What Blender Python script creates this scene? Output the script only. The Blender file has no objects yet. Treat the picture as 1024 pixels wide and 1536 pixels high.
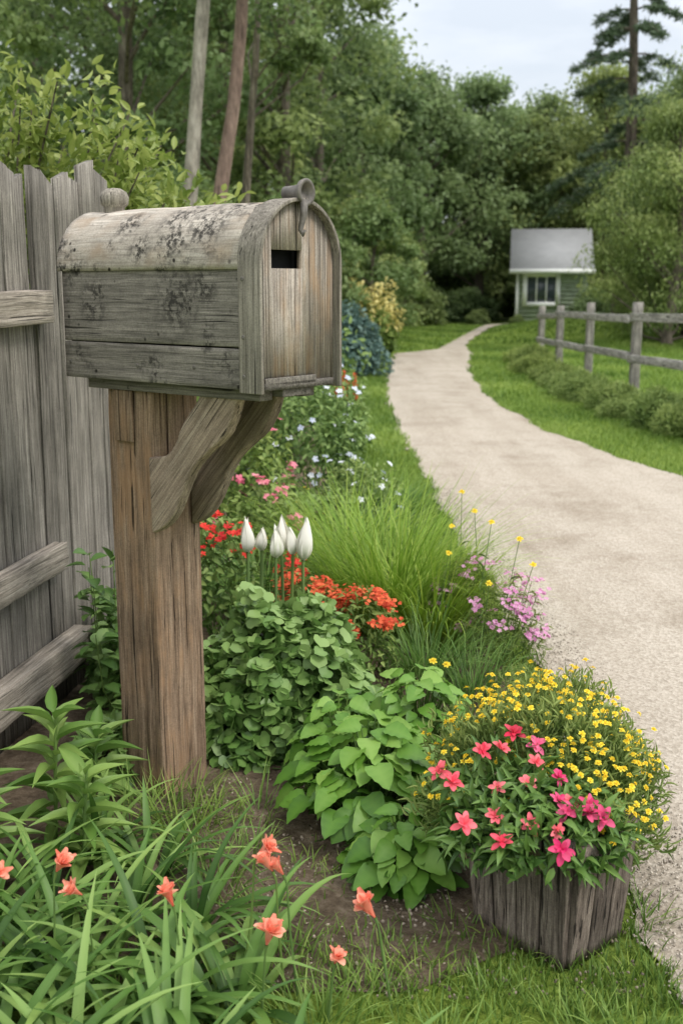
import bpy, math, random
import numpy as np
from mathutils import Vector
rng=np.random.default_rng(11); random.seed(11)
scene=bpy.context.scene
COL=scene.collection
R=math.radians
# ---------------------------------------------------------------- node utils
def newmat(name):
    m=bpy.data.materials.new(name); m.use_nodes=True
    nt=m.node_tree; nt.nodes.clear()
    out=nt.nodes.new('ShaderNodeOutputMaterial')
    return m,nt,out
def nd(nt,typ,ins=None,**props):
    n=nt.nodes.new(typ)
    for k,v in props.items(): setattr(n,k,v)
    if ins:
        for k,v in ins.items():
            if isinstance(v,bpy.types.NodeSocket): nt.links.new(v,n.inputs[k])
            else: n.inputs[k].default_value=v
    return n
def ramp(nt,fac,stops,interp='LINEAR'):
    n=nt.nodes.new('ShaderNodeValToRGB'); cr=n.color_ramp; cr.interpolation=interp
    while len(cr.elements)<len(stops): cr.elements.new(.5)
    for e,(p,c) in zip(cr.elements,stops):
        e.position=p; e.color=(c[0],c[1],c[2],1) if hasattr(c,'__len__') else (c,c,c,1)
    nt.links.new(fac,n.inputs['Fac']); return n.outputs['Color']
def mixc(nt,fac,a,b,mode='MIX'):
    n=nt.nodes.new('ShaderNodeMix'); n.data_type='RGBA'; n.blend_type=mode
    for s,v in ((n.inputs[0],fac),(n.inputs[6],a),(n.inputs[7],b)):
        if isinstance(v,bpy.types.NodeSocket): nt.links.new(v,s)
        elif hasattr(v,'__len__'): s.default_value=(v[0],v[1],v[2],1)
        else: s.default_value=v
    return n.outputs[2]
def noise(nt,vec,scale,detail=4,rough=.55):
    return nd(nt,'ShaderNodeTexNoise',{'Vector':vec,'Scale':scale,'Detail':detail,'Roughness':rough}).outputs['Fac']
def mul(nt,a,b,op='MULTIPLY'): return nd(nt,'ShaderNodeMath',{0:a,1:b},operation=op).outputs[0]

def mat_leaf(name,dark,mid,light,transl=.3,rough=.55,ov=.4):
    m,nt,out=newmat(name)
    at=nd(nt,'ShaderNodeAttribute',attribute_name='tint')
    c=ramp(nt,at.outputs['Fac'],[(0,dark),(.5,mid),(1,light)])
    oi=nd(nt,'ShaderNodeObjectInfo')
    c3=mixc(nt,ov,c,ramp(nt,oi.outputs['Random'],[(0,(.70,.80,.75)),(.5,(1,1,1)),(1,(1.35,1.15,.75))]),'MULTIPLY')
    p=nd(nt,'ShaderNodeBsdfPrincipled',{'Base Color':c3,'Roughness':rough,'Specular IOR Level':.35})
    t=nd(nt,'ShaderNodeBsdfTranslucent',{'Color':c3})
    mx=nd(nt,'ShaderNodeMixShader',{0:transl,1:p.outputs[0],2:t.outputs[0]})
    nt.links.new(mx.outputs[0],out.inputs[0]); return m

def mat_wood(name,axis,dark,mid,light,spots=0.0,warm=None,grain=60,patch=5,bump=.6,warmf=1.,crack=1.,blots=(),con=.85,ckt=.33):
    m,nt,out=newmat(name)
    tc=nd(nt,'ShaderNodeTexCoord'); ob=tc.outputs['Object']
    wv=nd(nt,'ShaderNodeTexNoise',{'Vector':ob,'Scale':5.,'Detail':1.})
    ofs=nd(nt,'ShaderNodeVectorMath',{0:wv.outputs['Color'],'Scale':.008},operation='SCALE').outputs[0]
    wp=nd(nt,'ShaderNodeVectorMath',{0:ob,1:ofs},operation='ADD').outputs[0]
    def strm(a,l):
        s=[a]*3; s[axis]=l
        return nd(nt,'ShaderNodeMapping',{'Vector':wp,'Scale':s}).outputs[0]
    g=noise(nt,strm(grain,2.6),1,7,.75)
    g2=noise(nt,strm(grain*2.8,7.),1,3,.65)
    ck=noise(nt,strm(min(grain*1.6,130),2.2),1,2,.5)
    c=ramp(nt,g,[(.32,dark),(.5,mid),(.68,light)])
    c=mixc(nt,con,c,ramp(nt,g2,[(.34,.40),(.46,.98),(.66,1.35)]),'MULTIPLY')
    big=noise(nt,ob,patch,6,.7)
    c=mixc(nt,.8,c,ramp(nt,big,[(.3,.6),(.5,1.0),(.7,1.3)]),'MULTIPLY')
    grit=noise(nt,ob,230,3,.7)
    c=mixc(nt,.45,c,ramp(nt,grit,[(.35,.55),(.5,1.),(.65,1.3)]),'MULTIPLY')
    if warm:
        wn=noise(nt,strm(grain*.35,grain*.05),1,3); wn2=noise(nt,ob,6,3)
        f=mul(nt,mul(nt,ramp(nt,wn,[(.45,0.),(.6,1.)]),ramp(nt,wn2,[(.42,0.),(.6,1.)])),warmf)
        c=mixc(nt,f,c,mixc(nt,.85,c,warm))
    ckf=ramp(nt,ck,[(ckt-.02,1.),(ckt+.008,0.)])
    c=mixc(nt,mul(nt,ckf,.9*crack),c,(dark[0]*.22,dark[1]*.22,dark[2]*.22))
    if spots>0:
        s1=noise(nt,ob,46,6,.75); s2=noise(nt,ob,6.5,4,.6)
        msk=ramp(nt,s2,[(.50,0.),(.60,1.)])
        for (bx_,by_,bz_,br_) in blots:
            dd=nd(nt,'ShaderNodeVectorMath',{0:ob,1:(bx_,by_,bz_)},operation='DISTANCE').outputs['Value']
            mm=nd(nt,'ShaderNodeMapRange',{0:dd,1:br_,2:br_*.35}).outputs[0]
            msk=mul(nt,msk,mm,'MAXIMUM')
        f=mul(nt,mul(nt,ramp(nt,s1,[(.46,0.),(.56,1.)]),msk),spots)
        c=mixc(nt,f,c,(.022,.02,.018))
        s3=nd(nt,'ShaderNodeTexVoronoi',{'Vector':ob,'Scale':30}).outputs['Distance']
        s4=noise(nt,ob,9,3)
        c=mixc(nt,mul(nt,ramp(nt,s3,[(.10,1.),(.2,0.)]),ramp(nt,s4,[(.5,0.),(.56,1.)])),c,(.03,.026,.022))
    at=nd(nt,'ShaderNodeAttribute',attribute_name='tint')
    c=mixc(nt,1.,c,ramp(nt,at.outputs['Fac'],[(0,.6),(1,1.35)]),'MULTIPLY')
    hsum=nd(nt,'ShaderNodeMath',{0:g,1:g2},operation='ADD').outputs[0]
    h2=nd(nt,'ShaderNodeMath',{0:hsum,1:mul(nt,ckf,1.4)},operation='SUBTRACT').outputs[0]
    b=nd(nt,'ShaderNodeBump',{'Height':h2,'Strength':bump,'Distance':.004})
    p=nd(nt,'ShaderNodeBsdfPrincipled',{'Base Color':c,'Roughness':.85,'Specular IOR Level':.2,'Normal':b.outputs[0]})
    nt.links.new(p.outputs[0],out.inputs[0]); return m
def mat_plain(name,col,rough=.6,metal=0,var=.3,scale=20,bump=.2):
    m,nt,out=newmat(name)
    tc=nd(nt,'ShaderNodeTexCoord'); n=noise(nt,tc.outputs['Object'],scale,6,.6)
    c=mixc(nt,var,col,ramp(nt,n,[(.3,.4),(.7,1.5)]),'MULTIPLY')
    b=nd(nt,'ShaderNodeBump',{'Height':n,'Strength':bump,'Distance':.004})
    p=nd(nt,'ShaderNodeBsdfPrincipled',{'Base Color':c,'Roughness':rough,'Metallic':metal,'Normal':b.outputs[0]})
    nt.links.new(p.outputs[0],out.inputs[0]); return m
def mat_petal(name,dark,light,transl=.3):
    m,nt,out=newmat(name)
    at=nd(nt,'ShaderNodeAttribute',attribute_name='tint')
    c=ramp(nt,at.outputs['Fac'],[(0,dark),(1,light)])
    p=nd(nt,'ShaderNodeBsdfPrincipled',{'Base Color':c,'Roughness':.6,'Specular IOR Level':.2})
    t=nd(nt,'ShaderNodeBsdfTranslucent',{'Color':c})
    mx=nd(nt,'ShaderNodeMixShader',{0:transl,1:p.outputs[0],2:t.outputs[0]})
    nt.links.new(mx.outputs[0],out.inputs[0]); return m

# ---------------------------------------------------------------- geometry
class Geo:
    def __init__(s): s.V=[];s.F=[];s.T=[];s.n=0
    def add(s,V,Fs,T=.5,m=0):
        V=np.asarray(V,float).reshape(-1,3)
        if not isinstance(Fs,list): Fs=[Fs]
        for F in Fs:
            F=np.asarray(F,int)
            if F.size: s.F.append((F+s.n,m))
        s.V.append(V); s.T.append(np.broadcast_to(np.asarray(T,float),(len(V),)).copy()); s.n+=len(V)
    def mesh(s,name,mats,smooth=False):
        me=bpy.data.meshes.new(name)
        V=np.concatenate(s.V); T=np.concatenate(s.T)
        lv=np.concatenate([F.ravel() for F,m in s.F])
        lt=np.concatenate([np.full(len(F),F.shape[1]) for F,m in s.F])
        mi=np.concatenate([np.full(len(F),m) for F,m in s.F])
        ls=np.concatenate([[0],np.cumsum(lt)[:-1]])
        me.vertices.add(len(V)); me.vertices.foreach_set('co',V.ravel().astype(np.float32))
        me.loops.add(len(lv)); me.loops.foreach_set('vertex_index',lv.astype(np.int32))
        me.polygons.add(len(lt)); me.polygons.foreach_set('loop_start',ls.astype(np.int32))
        try: me.polygons.foreach_set('loop_total',lt.astype(np.int32))
        except Exception: pass
        me.polygons.foreach_set('material_index',mi.astype(np.int32))
        if smooth: me.polygons.foreach_set('use_smooth',np.ones(len(lt),bool))
        a=me.attributes.new('tint','FLOAT','POINT'); a.data.foreach_set('value',np.clip(T,0,1).astype(np.float32))
        for m in (mats if isinstance(mats,(list,tuple)) else [mats]): me.materials.append(m)
        me.update(calc_edges=True); me.validate()
        return me
def tag(o,label,cat,group=None,kind=None):
    if label: o['label']=label
    if cat: o['category']=cat
    if group: o['group']=group
    if kind: o['kind']=kind
    return o
def obj(geo,name,mats,parent=None,loc=(0,0,0),rz=0,smooth=False,bevel=0):
    o=bpy.data.objects.new(name,geo.mesh(name,mats,smooth)); COL.objects.link(o)
    o.location=loc; o.rotation_euler=(0,0,rz)
    if parent: o.parent=parent
    if bevel:
        b=o.modifiers.new('bevel','BEVEL'); b.width=bevel; b.segments=3; b.limit_method='ANGLE'; b.angle_limit=R(50)
    return o
def thing(name,label,cat,loc,rz=0,group=None,scale=1):
    o=bpy.data.objects.new(name,None); COL.objects.link(o); o.location=loc; o.rotation_euler=(0,0,rz); o.scale=(scale,)*3 if not hasattr(scale,'__len__') else scale
    o.empty_display_size=.1
    return tag(o,label,cat,group)
def copy_thing(root,loc,rz=0,scale=1,label=None):
    r=root.copy(); COL.objects.link(r); r.location=loc; r.rotation_euler=(0,0,rz)
    r.scale=(scale,)*3 if not hasattr(scale,'__len__') else scale
    if label: r['label']=label
    for c in root.children:
        k=c.copy(); COL.objects.link(k); k.parent=r
    return r
def nrm(a): return a/np.maximum(np.linalg.norm(a,axis=-1,keepdims=True),1e-9)
def leaf_t(n=4,kind='oval',fold=.25,droop=.18):
    t=np.linspace(0,1,n+1)
    if kind=='oval': w=.5*np.sin(np.pi*t**.8)**.85
    elif kind=='heart': w=.5*np.sin(np.pi*np.clip(t,0.0,1)**.56)**.72; w[0]=.12
    elif kind=='lance': w=.5*np.sin(np.pi*t**.7)
    elif kind=='petal': w=.5*np.sin(np.pi*(t*.9+.03)**1.25)**.8; w[0]=.08
    elif kind=='tulip': w=.5*np.sin(np.pi*t**.62)**.8; w[0]=.15
    w=np.nan_to_num(w)
    V=[];TT=[]
    for i,(ti,wi) in enumerate(zip(t,w)):
        z=-droop*ti*ti; rf=.022*(-1)**i if kind=='heart' else 0
        if kind=='tulip': z=-.215*math.sin(math.pi*ti**.66)**1.0
        V+=[(-wi,ti,z+fold*wi+rf),(0,ti,z),(wi,ti,z+fold*wi-rf)]; TT+=([-.05*(-1)**i if kind=='heart' else 0,.16,.05*(-1)**i if kind=='heart' else 0] if kind!='tulip' else [-.35+1.1*min(1,ti*1.8),-.45+1.1*min(1,ti*1.8),-.35+1.1*min(1,ti*1.8)])
    F=[]
    for i in range(n):
        a=3*i; F+=[(a,a+1,a+4,a+3),(a+1,a+2,a+5,a+4)]
    return np.array(V),[np.array(F)],np.array(TT)
DIA=(np.array([(0,0,0),(.5,.45,.08),(0,1,-.1),(-.5,.45,.08)]),[np.array([(0,1,2,3)])],np.zeros(4))
OVAL=leaf_t(4,'oval'); HEART=leaf_t(9,'heart',.18,.22); LANCE=leaf_t(5,'lance',.3,.35); PETAL=leaf_t(5,'petal',.25,.25); TULP=leaf_t(10,'tulip',.22,0)
_iv=[(0,.02),(.26,-.10),(.50,.06),(.54,.30),(.56,.52),(.36,.72),(.16,.80),(0,.90),(-.16,.80),(-.36,.72),(-.56,.52),(-.54,.30),(-.50,.06),(-.26,-.10)]
IVY=(np.array([(0,.36,-.04)]+[(x,y,.16*abs(x)-.12*y*y) for x,y in _iv]),[np.array([(0,i+1,(i+1)%14+1) for i in range(14)])],np.array([.16]+[0]*14))
def inst(geo,tm,pos,d,nr,L,W,tint,m=0):
    TV,TF,TT=tm; N=len(pos); pos=np.asarray(pos,float)
    Y=nrm(np.asarray(d,float)); X=nrm(np.cross(Y,np.asarray(nr,float))); Z=np.cross(X,Y)
    L=np.broadcast_to(L,(N,)); W=np.broadcast_to(W,(N,)); tint=np.broadcast_to(tint,(N,))
    V=pos[:,None]+X[:,None]*(TV[None,:,0:1]*W[:,None,None])+Y[:,None]*(TV[None,:,1:2]*L[:,None,None])+Z[:,None]*(TV[None,:,2:3]*L[:,None,None])
    k=len(TV); Fs=[(F[None]+(np.arange(N)*k)[:,None,None]).reshape(-1,F.shape[1]) for F in TF]
    geo.add(V.reshape(-1,3),Fs,(tint[:,None]+TT[None]).ravel(),m)
def rdir(N):
    return nrm(rng.normal(size=(N,3)))
def mound(geo,c,r,N,tm,L,W,layers=(.6,1.03),zmin=-.1,bump=.12,tl=(.1,.9),up=.45,out=.5,droop=.35,m=0,seed=0,freq=4):
    c=np.array(c,float); r=np.array(r,float)
    d=rdir(N*4); d=d[d[:,2]>zmin][:N]; N=len(d)
    rs=np.random.default_rng(seed+5); b=0
    for i in range(5):
        k=rs.normal(size=3)*freq; b=b+np.sin(d@k+rs.uniform(0,6))
    b=b/3
    lay=layers[0]+(layers[1]-layers[0])*rng.random(N)**.5
    pos=c+d*r*(lay*(1+bump*b))[:,None]
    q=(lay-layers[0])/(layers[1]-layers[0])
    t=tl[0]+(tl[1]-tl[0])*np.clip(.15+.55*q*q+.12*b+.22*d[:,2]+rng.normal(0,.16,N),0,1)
    nr=d*(1-up)+np.array([0,0,up])+rng.normal(0,.28,(N,3))
    ld=rng.normal(0,.6,(N,3))+d*out-np.array([0,0,droop])
    inst(geo,tm,pos,ld,nr,L*rng.uniform(.65,1.15,N),W*rng.uniform(.7,1.15,N),t,m)
    return pos,d
def msurf(c,r,N,zmin=.2,bump=.12,seed=0,freq=4,lift=1.06):
    c=np.array(c,float); r=np.array(r,float)
    d=rdir(N*8); d=d[d[:,2]>zmin][:N]; rs=np.random.default_rng(seed+5); b=0
    for i in range(5):
        k=rs.normal(size=3)*freq; b=b+np.sin(d@k+rs.uniform(0,6))
    return c+d*r*(lift*(1+bump*b/3))[:,None],d
def blades(geo,base,az,length,lean,curl,width,seg=5,tint=.5,m=0,fold=0.):
    base=np.asarray(base,float); N=len(base)
    f=lambda a:np.broadcast_to(np.asarray(a,float),(N,))
    az,length,lean,curl,width,tint=map(f,(az,length,lean,curl,width,tint))
    t=np.linspace(0,1,seg+1); tm=(t[1:]+t[:-1])/2
    phi=lean[:,None]+curl[:,None]*tm[None]
    h=np.concatenate([np.zeros((N,1)),np.cumsum(np.sin(phi),1)],1)*(length/seg)[:,None]
    z=np.concatenate([np.zeros((N,1)),np.cumsum(np.cos(phi),1)],1)*(length/seg)[:,None]
    P=np.stack([base[:,0:1]+h*np.cos(az)[:,None],base[:,1:2]+h*np.sin(az)[:,None],base[:,2:3]+z],-1)
    side=np.stack([-np.sin(az),np.cos(az),np.zeros(N)],-1)[:,None]
    w=(width[:,None]*np.minimum(1,.55+t*2)[None]*(1-t**2.2)[None]*.5)[...,None]
    if fold:
        up=np.array([0,0,1.])*fold
        Vs=np.stack([P-side*w+up*w,P,P+side*w+up*w],2); k=3*(seg+1)
        F=[];
        for i in range(seg): a=3*i; F+=[(a,a+1,a+4,a+3),(a+1,a+2,a+5,a+4)]
        tt=np.tile([0,.08,0],seg+1)
    else:
        Vs=np.stack([P-side*w,P+side*w],2); k=2*(seg+1); F=[]
        for i in range(seg): a=2*i; F+=[(a,a+1,a+3,a+2)]
        tt=np.zeros(k)
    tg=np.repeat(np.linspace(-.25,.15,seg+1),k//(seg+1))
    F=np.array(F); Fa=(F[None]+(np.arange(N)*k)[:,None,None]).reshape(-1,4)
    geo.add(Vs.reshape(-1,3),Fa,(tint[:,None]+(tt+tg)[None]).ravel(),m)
def tube(geo,pts,rad,sides=6,tint=.5,m=0,cap=False,rough=0):
    pts=np.asarray(pts,float); n=len(pts); rad=np.broadcast_to(np.asarray(rad,float),(n,))
    tan=nrm(np.gradient(pts,axis=0)); ref=np.array([.13,.97,.2]) if abs(tan[0,2])>.6 else np.array([0,0,1.])
    X=nrm(np.cross(tan,ref)); Y=np.cross(tan,X)
    a=np.linspace(0,2*np.pi,sides,endpoint=False)
    rr=rad[:,None]*(1+rough*rng.normal(size=(n,sides)))
    V=pts[:,None]+X[:,None]*(np.cos(a)[None,:,None]*rr[...,None])+Y[:,None]*(np.sin(a)[None,:,None]*rr[...,None])
    F=[]
    for i in range(n-1):
        for j in range(sides): F.append((i*sides+j,i*sides+(j+1)%sides,(i+1)*sides+(j+1)%sides,(i+1)*sides+j))
    Fs=[np.array(F)]
    if cap: Fs+= [np.array([list(range(sides))[::-1]]),np.array([[ (n-1)*sides+j for j in range(sides)]])]
    geo.add(V.reshape(-1,3),Fs,tint,m)
def beam(geo,p0,p1,w,d,up=(0,0,1),seg=10,per=5,groove=.0015,wob=.0015,tint=.5,m=0,topcut=0,tw=1.0,chm=.05):
    p0=np.array(p0,float);p1=np.array(p1,float); ax=nrm(p1-p0); up=np.array(up,float)
    X=nrm(np.cross(ax,up)); Y=np.cross(X,ax)
    ch=min(w,d)*chm
    c=[];edge=[]
    def sd(a,b):
        for k in range(per): c.append(np.array(a)+(np.array(b)-np.array(a))*(k/(per-1))); edge.append(k in (0,per-1))
    hw,hd=w/2,d/2
    sd((-hw+ch,-hd),(hw-ch,-hd)); sd((hw,-hd+ch),(hw,hd-ch)); sd((hw-ch,hd),(-hw+ch,hd)); sd((-hw,hd-ch),(-hw,-hd+ch))
    c=np.array(c); n=len(c); edge=np.array(edge)
    g=rng.normal(0,1,n)*groove*.6; g=np.where(rng.random(n)<.16,-groove*3.4,g); g=np.where(edge,g*.15,g)
    inw=nrm(c+1e-9)
    t=np.linspace(0,1,seg+1)
    off=np.cumsum(rng.normal(0,wob,(seg+1,2)),0)*.4; off-=off.mean(0)
    V=[]
    for i,ti in enumerate(t):
        s=1+(tw-1)*ti
        cc=c*s+inw*(g*rng.uniform(.5,1.2)+rng.normal(0,wob*.22,n))[:,None]+off[i]
        P=p0+(p1-p0)*ti+X*cc[:,0:1]+Y*cc[:,1:2]
        if topcut and i==seg: P=P-ax*(topcut*(cc[:,0:1]/w+.5))
        V.append(P)
    F=[(i*n+j,i*n+(j+1)%n,(i+1)*n+(j+1)%n,(i+1)*n+j) for i in range(seg) for j in range(n)]
    geo.add(np.concatenate(V),[np.array(F),np.array([list(range(n))[::-1]]),np.array([[seg*n+j for j in range(n)]])],tint,m)
def hexa(geo,P,tint=.5,m=0):
    geo.add(P,np.array([(0,3,2,1),(4,5,6,7),(0,1,5,4),(1,2,6,5),(2,3,7,6),(3,0,4,7)]),tint,m)
def boxg(geo,lo,hi,tint=.5,m=0):
    x0,y0,z0=lo;x1,y1,z1=hi
    hexa(geo,[(x0,y0,z0),(x1,y0,z0),(x1,y1,z0),(x0,y1,z0),(x0,y0,z1),(x1,y0,z1),(x1,y1,z1),(x0,y1,z1)],tint,m)
def prism(geo,poly,y0,y1,tint=.5,m=0):
    k=len(poly); V=[]
    for (a,b) in poly:
        V+=[(a[0],y0,a[1]),(b[0],y0,b[1]),(b[0],y1,b[1]),(a[0],y1,a[1])]
    F=[]
    for i in range(k-1):
        for j in range(4): F.append((4*i+j,4*i+(j+1)%4,4*(i+1)+(j+1)%4,4*(i+1)+j))
    F+= [(3,2,1,0),(4*(k-1),4*(k-1)+1,4*(k-1)+2,4*(k-1)+3)]
    geo.add(V,np.array(F),tint,m)
def blossom(geo,c,axis,n,L,W,ang,tm=PETAL,tint=.6,m=0,jit=.12,ph=0):
    c=np.array(c,float); axis=nrm(np.array(axis,float)); ref=np.array([0,0,1.]) if abs(axis[2])<.9 else np.array([1.,0,0])
    X=nrm(np.cross(axis,ref)); Y=np.cross(axis,X)
    a=ph+np.linspace(0,2*np.pi,n,endpoint=False)+rng.normal(0,jit,n); an=ang+rng.normal(0,jit,n)
    rad=X[None]*np.cos(a)[:,None]+Y[None]*np.sin(a)[:,None]
    d=rad*np.sin(an)[:,None]+axis*np.cos(an)[:,None]
    nr=axis*np.sin(an)[:,None]-rad*np.cos(an)[:,None]
    inst(geo,tm,np.repeat(c[None],n,0),d,nr,L*rng.uniform(.85,1.1,n),W*rng.uniform(.85,1.1,n),tint+rng.normal(0,.12,n),m)

# ---------------------------------------------------------------- materials
M_lawn=mat_leaf('grass_blades',(.065,.135,.018),(.175,.285,.05),(.33,.43,.11),.35)
M_day=mat_leaf('long_leaves',(.035,.09,.016),(.125,.245,.05),(.29,.43,.12),.35,.45,ov=.25)
M_orn=mat_leaf('ornamental_grass',(.07,.15,.012),(.22,.37,.04),(.42,.54,.12),.4,.5)
M_ivy=mat_leaf('round_leaves',(.028,.075,.016),(.13,.245,.055),(.28,.41,.13),.25,.42,ov=.2)
M_host=mat_leaf('broad_leaves',(.028,.095,.012),(.13,.28,.035),(.27,.44,.09),.3,.42,ov=.2)
M_dark=mat_leaf('dark_leaves',(.018,.055,.015),(.065,.15,.035),(.15,.27,.07),.25,.4)
M_fine=mat_leaf('fine_leaves',(.05,.10,.02),(.18,.27,.07),(.36,.44,.14),.3)
M_shr=mat_leaf('shrub_leaves',(.035,.08,.016),(.125,.215,.05),(.27,.37,.11),.3)
M_yel=mat_leaf('yellow_green_leaves',(.05,.095,.014),(.19,.26,.05),(.42,.47,.14),.4,.4)
M_for=mat_leaf('forest_leaves',(.058,.095,.038),(.18,.255,.10),(.33,.42,.18),.45,ov=.6)  # leaf colours lifted paler in place of distance haze
M_wil=mat_leaf('light_tree_leaves',(.065,.115,.035),(.21,.295,.10),(.39,.47,.20),.4)
M_pin=mat_leaf('pine_needles',(.04,.07,.035),(.105,.16,.085),(.20,.27,.15),.2)
M_blu=mat_leaf('blue_green_leaves',(.03,.07,.06),(.10,.18,.155),(.21,.31,.27),.25)
M_ylw=mat_leaf('golden_leaves',(.24,.21,.04),(.54,.47,.14),(.80,.70,.30),.3)
M_stem=mat_leaf('stems',(.05,.11,.02),(.13,.22,.06),(.24,.32,.12),.1)
M_bark=mat_wood('bark',2,(.05,.04,.033),(.13,.108,.085),(.24,.205,.17),grain=14,patch=2)
M_barkp=mat_wood('pale_bark',2,(.13,.115,.10),(.28,.25,.215),(.42,.385,.34),grain=12,patch=2,con=.4,crack=.5)
M_barkr=mat_wood('reddish_bark',2,(.09,.06,.05),(.21,.145,.12),(.32,.23,.19),grain=12,patch=2,con=.4,crack=.5)
P_cor=mat_petal('coral_petals',(.85,.14,.08),(.98,.48,.34))
P_pnk=mat_petal('pink_petals',(.75,.03,.09),(.97,.24,.27))
P_mag=mat_petal('magenta_petals',(.68,.02,.14),(.95,.20,.36))
P_ylw=mat_petal('yellow_petals',(.80,.50,.01),(.97,.82,.09))
P_red=mat_petal('red_petals',(.45,.012,.02),(.85,.07,.05))
P_ora=mat_petal('orange_red_petals',(.50,.03,.015),(.88,.20,.08))
P_lil=mat_petal('lilac_petals',(.50,.15,.35),(.80,.45,.65))
P_wht=mat_petal('white_petals',(.50,.58,.33),(.90,.88,.80),.2)
P_blw=mat_petal('pale_blue_petals',(.50,.56,.75),(.85,.87,.92))
P_rose=mat_petal('rose_petals',(.70,.10,.20),(.92,.38,.45))

W_side=mat_wood('weathered_side_boards',0,(.085,.077,.067),(.185,.168,.145),(.29,.262,.228),spots=.85,grain=110,bump=.35,con=.55,blots=[(.25,-.135,1.37,.10),(-.06,-.135,1.36,.07),(.34,-.135,1.40,.06)])
W_roof=mat_wood('weathered_roof_sheet',0,(.25,.22,.185),(.37,.33,.28),(.50,.455,.395),spots=.92,grain=50,warm=(.28,.20,.13),crack=.25,bump=.22,con=.4,blots=[(.33,-.11,1.54,.09),(.22,-.09,1.56,.07),(.40,-.06,1.58,.07),(.05,-.10,1.55,.06),(.12,-.13,1.49,.05)])
W_door=mat_wood('door_boards',2,(.13,.11,.09),(.27,.235,.195),(.40,.36,.31),warm=(.44,.27,.14),grain=100,warmf=.5,bump=.4,con=.6)
W_rim=mat_wood('rim_wood',2,(.10,.088,.074),(.20,.18,.15),(.31,.28,.24),grain=100,bump=.35,con=.55)
W_post=mat_wood('brown_post_wood',2,(.11,.073,.048),(.25,.172,.115),(.39,.29,.205),grain=90,patch=3,warm=(.36,.21,.11),bump=.6,warmf=.6,con=.6,ckt=.35)
W_brac=mat_wood('bracket_wood',2,(.11,.082,.06),(.25,.195,.145),(.38,.315,.24),grain=80,bump=.45,con=.5,ckt=.34)
W_fen=mat_wood('grey_picket_wood',2,(.075,.068,.058),(.19,.172,.148),(.32,.295,.26),grain=110,patch=3,con=.6,ckt=.345)
W_rail=mat_wood('grey_rail_wood',1,(.12,.105,.085),(.30,.26,.215),(.47,.42,.36),grain=100,con=.6)
W_frf=mat_wood('field_fence_wood',2,(.09,.085,.075),(.21,.195,.175),(.34,.32,.29),grain=30)
W_frr=mat_wood('field_rail_wood',1,(.12,.115,.105),(.27,.255,.235),(.42,.40,.37),grain=30)
W_pla=mat_wood('planter_wood',2,(.05,.04,.033),(.135,.108,.088),(.26,.22,.18),grain=100,patch=6,bump=.6,ckt=.35,con=.65)
M_iron=mat_plain('rusty_iron',(.15,.135,.12),.6,.35,.7,60,.4)
M_blk=mat_plain('dark_void',(.006,.006,.006),.9)

# ---------------------------------------------------------------- ground
YL=[-3,1,2.07,3.93,4.83,6.2,8,10.6,13.8,18.1,22.4,23.6,24.2,26,28,30,34,39.4,46]
XL=[.66,.67,.68,.72,.72,.65,.63,.556,.55,.72,1.03,1.16,2.05,2.4,2.8,3.2,4.05,5.1,8]
YR=[-3,1,5,8,10.6,13.8,18.1,21.5,23.2,24.5,26,28,30,34,39.4,46]
XR=[3.6,3.5,3.1,2.52,2.02,1.87,2.11,2.5,2.75,2.80,2.90,3.2,3.6,4.5,5.7,8.8]
def sm(y,Y,X):
    y=np.asarray(y,float); return sum(np.interp(y+o,Y,X) for o in (-.3,-.15,0,.15,.3))/5
def roadL(y): return sm(y,YL,XL)+.02*np.sin(y*5.1)+.012*np.sin(y*13.7)+.01*np.sin(y*31)
def roadR(y): return sm(y,YR,XR)+.03*np.sin(y*3.3)+.015*np.sin(y*11)
def hz(x,y):
    x=np.asarray(x,float);y=np.asarray(y,float)
    return .55*np.exp(-((x-6.6)/1.9)**2-((y-31)/5.5)**2)+.35*np.exp(-((x+1.5)/2.2)**2-((y-33)/6)**2)
gx=np.concatenate([[-400,-250,-150,-90,-60,-40],np.arange(-30,30.1,.5),[40,60,90,150,250,400]])
gy=np.concatenate([[-60,-20],np.arange(-5,60.1,.5),[70,90,130,200,350,700]])
GX,GY=np.meshgrid(gx,gy); V=np.stack([GX,GY,hz(GX,GY)],-1).reshape(-1,3); nx=len(gx); ny=len(gy)
I=np.arange(nx*ny).reshape(ny,nx); F=np.stack([I[:-1,:-1],I[:-1,1:],I[1:,1:],I[1:,:-1]],-1).reshape(-1,4)
m,nt,out=newmat('lawn_ground'); tc=nd(nt,'ShaderNodeTexCoord').outputs['Object']
c=ramp(nt,noise(nt,tc,40,6,.7),[(.3,(.085,.13,.025)),(.5,(.19,.285,.05)),(.7,(.29,.38,.09))])
c=mixc(nt,.7,c,ramp(nt,noise(nt,tc,.9,4),[(.3,(.78,.82,.72)),(.7,(1.35,1.2,1.0))]),'MULTIPLY')
sep=nd(nt,'ShaderNodeSeparateXYZ',{0:tc})
far=nd(nt,'ShaderNodeMapRange',{0:sep.outputs['Y'],1:42.,2:47.})
c=mixc(nt,far.outputs[0],c,(.04,.055,.02))  # shade under the dense trees put into the ground colour
b=nd(nt,'ShaderNodeBump',{'Height':noise(nt,tc,90,4,.7),'Strength':.8,'Distance':.02})
p=nd(nt,'ShaderNodeBsdfPrincipled',{'Base Color':c,'Roughness':.9,'Specular IOR Level':.1,'Normal':b.outputs[0]}); nt.links.new(p.outputs[0],out.inputs[0])
g=Geo(); g.add(V,F); o=obj(g,'ground',m,smooth=True); tag(o,'flat green lawn and earth ground','ground',kind='structure')
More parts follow.
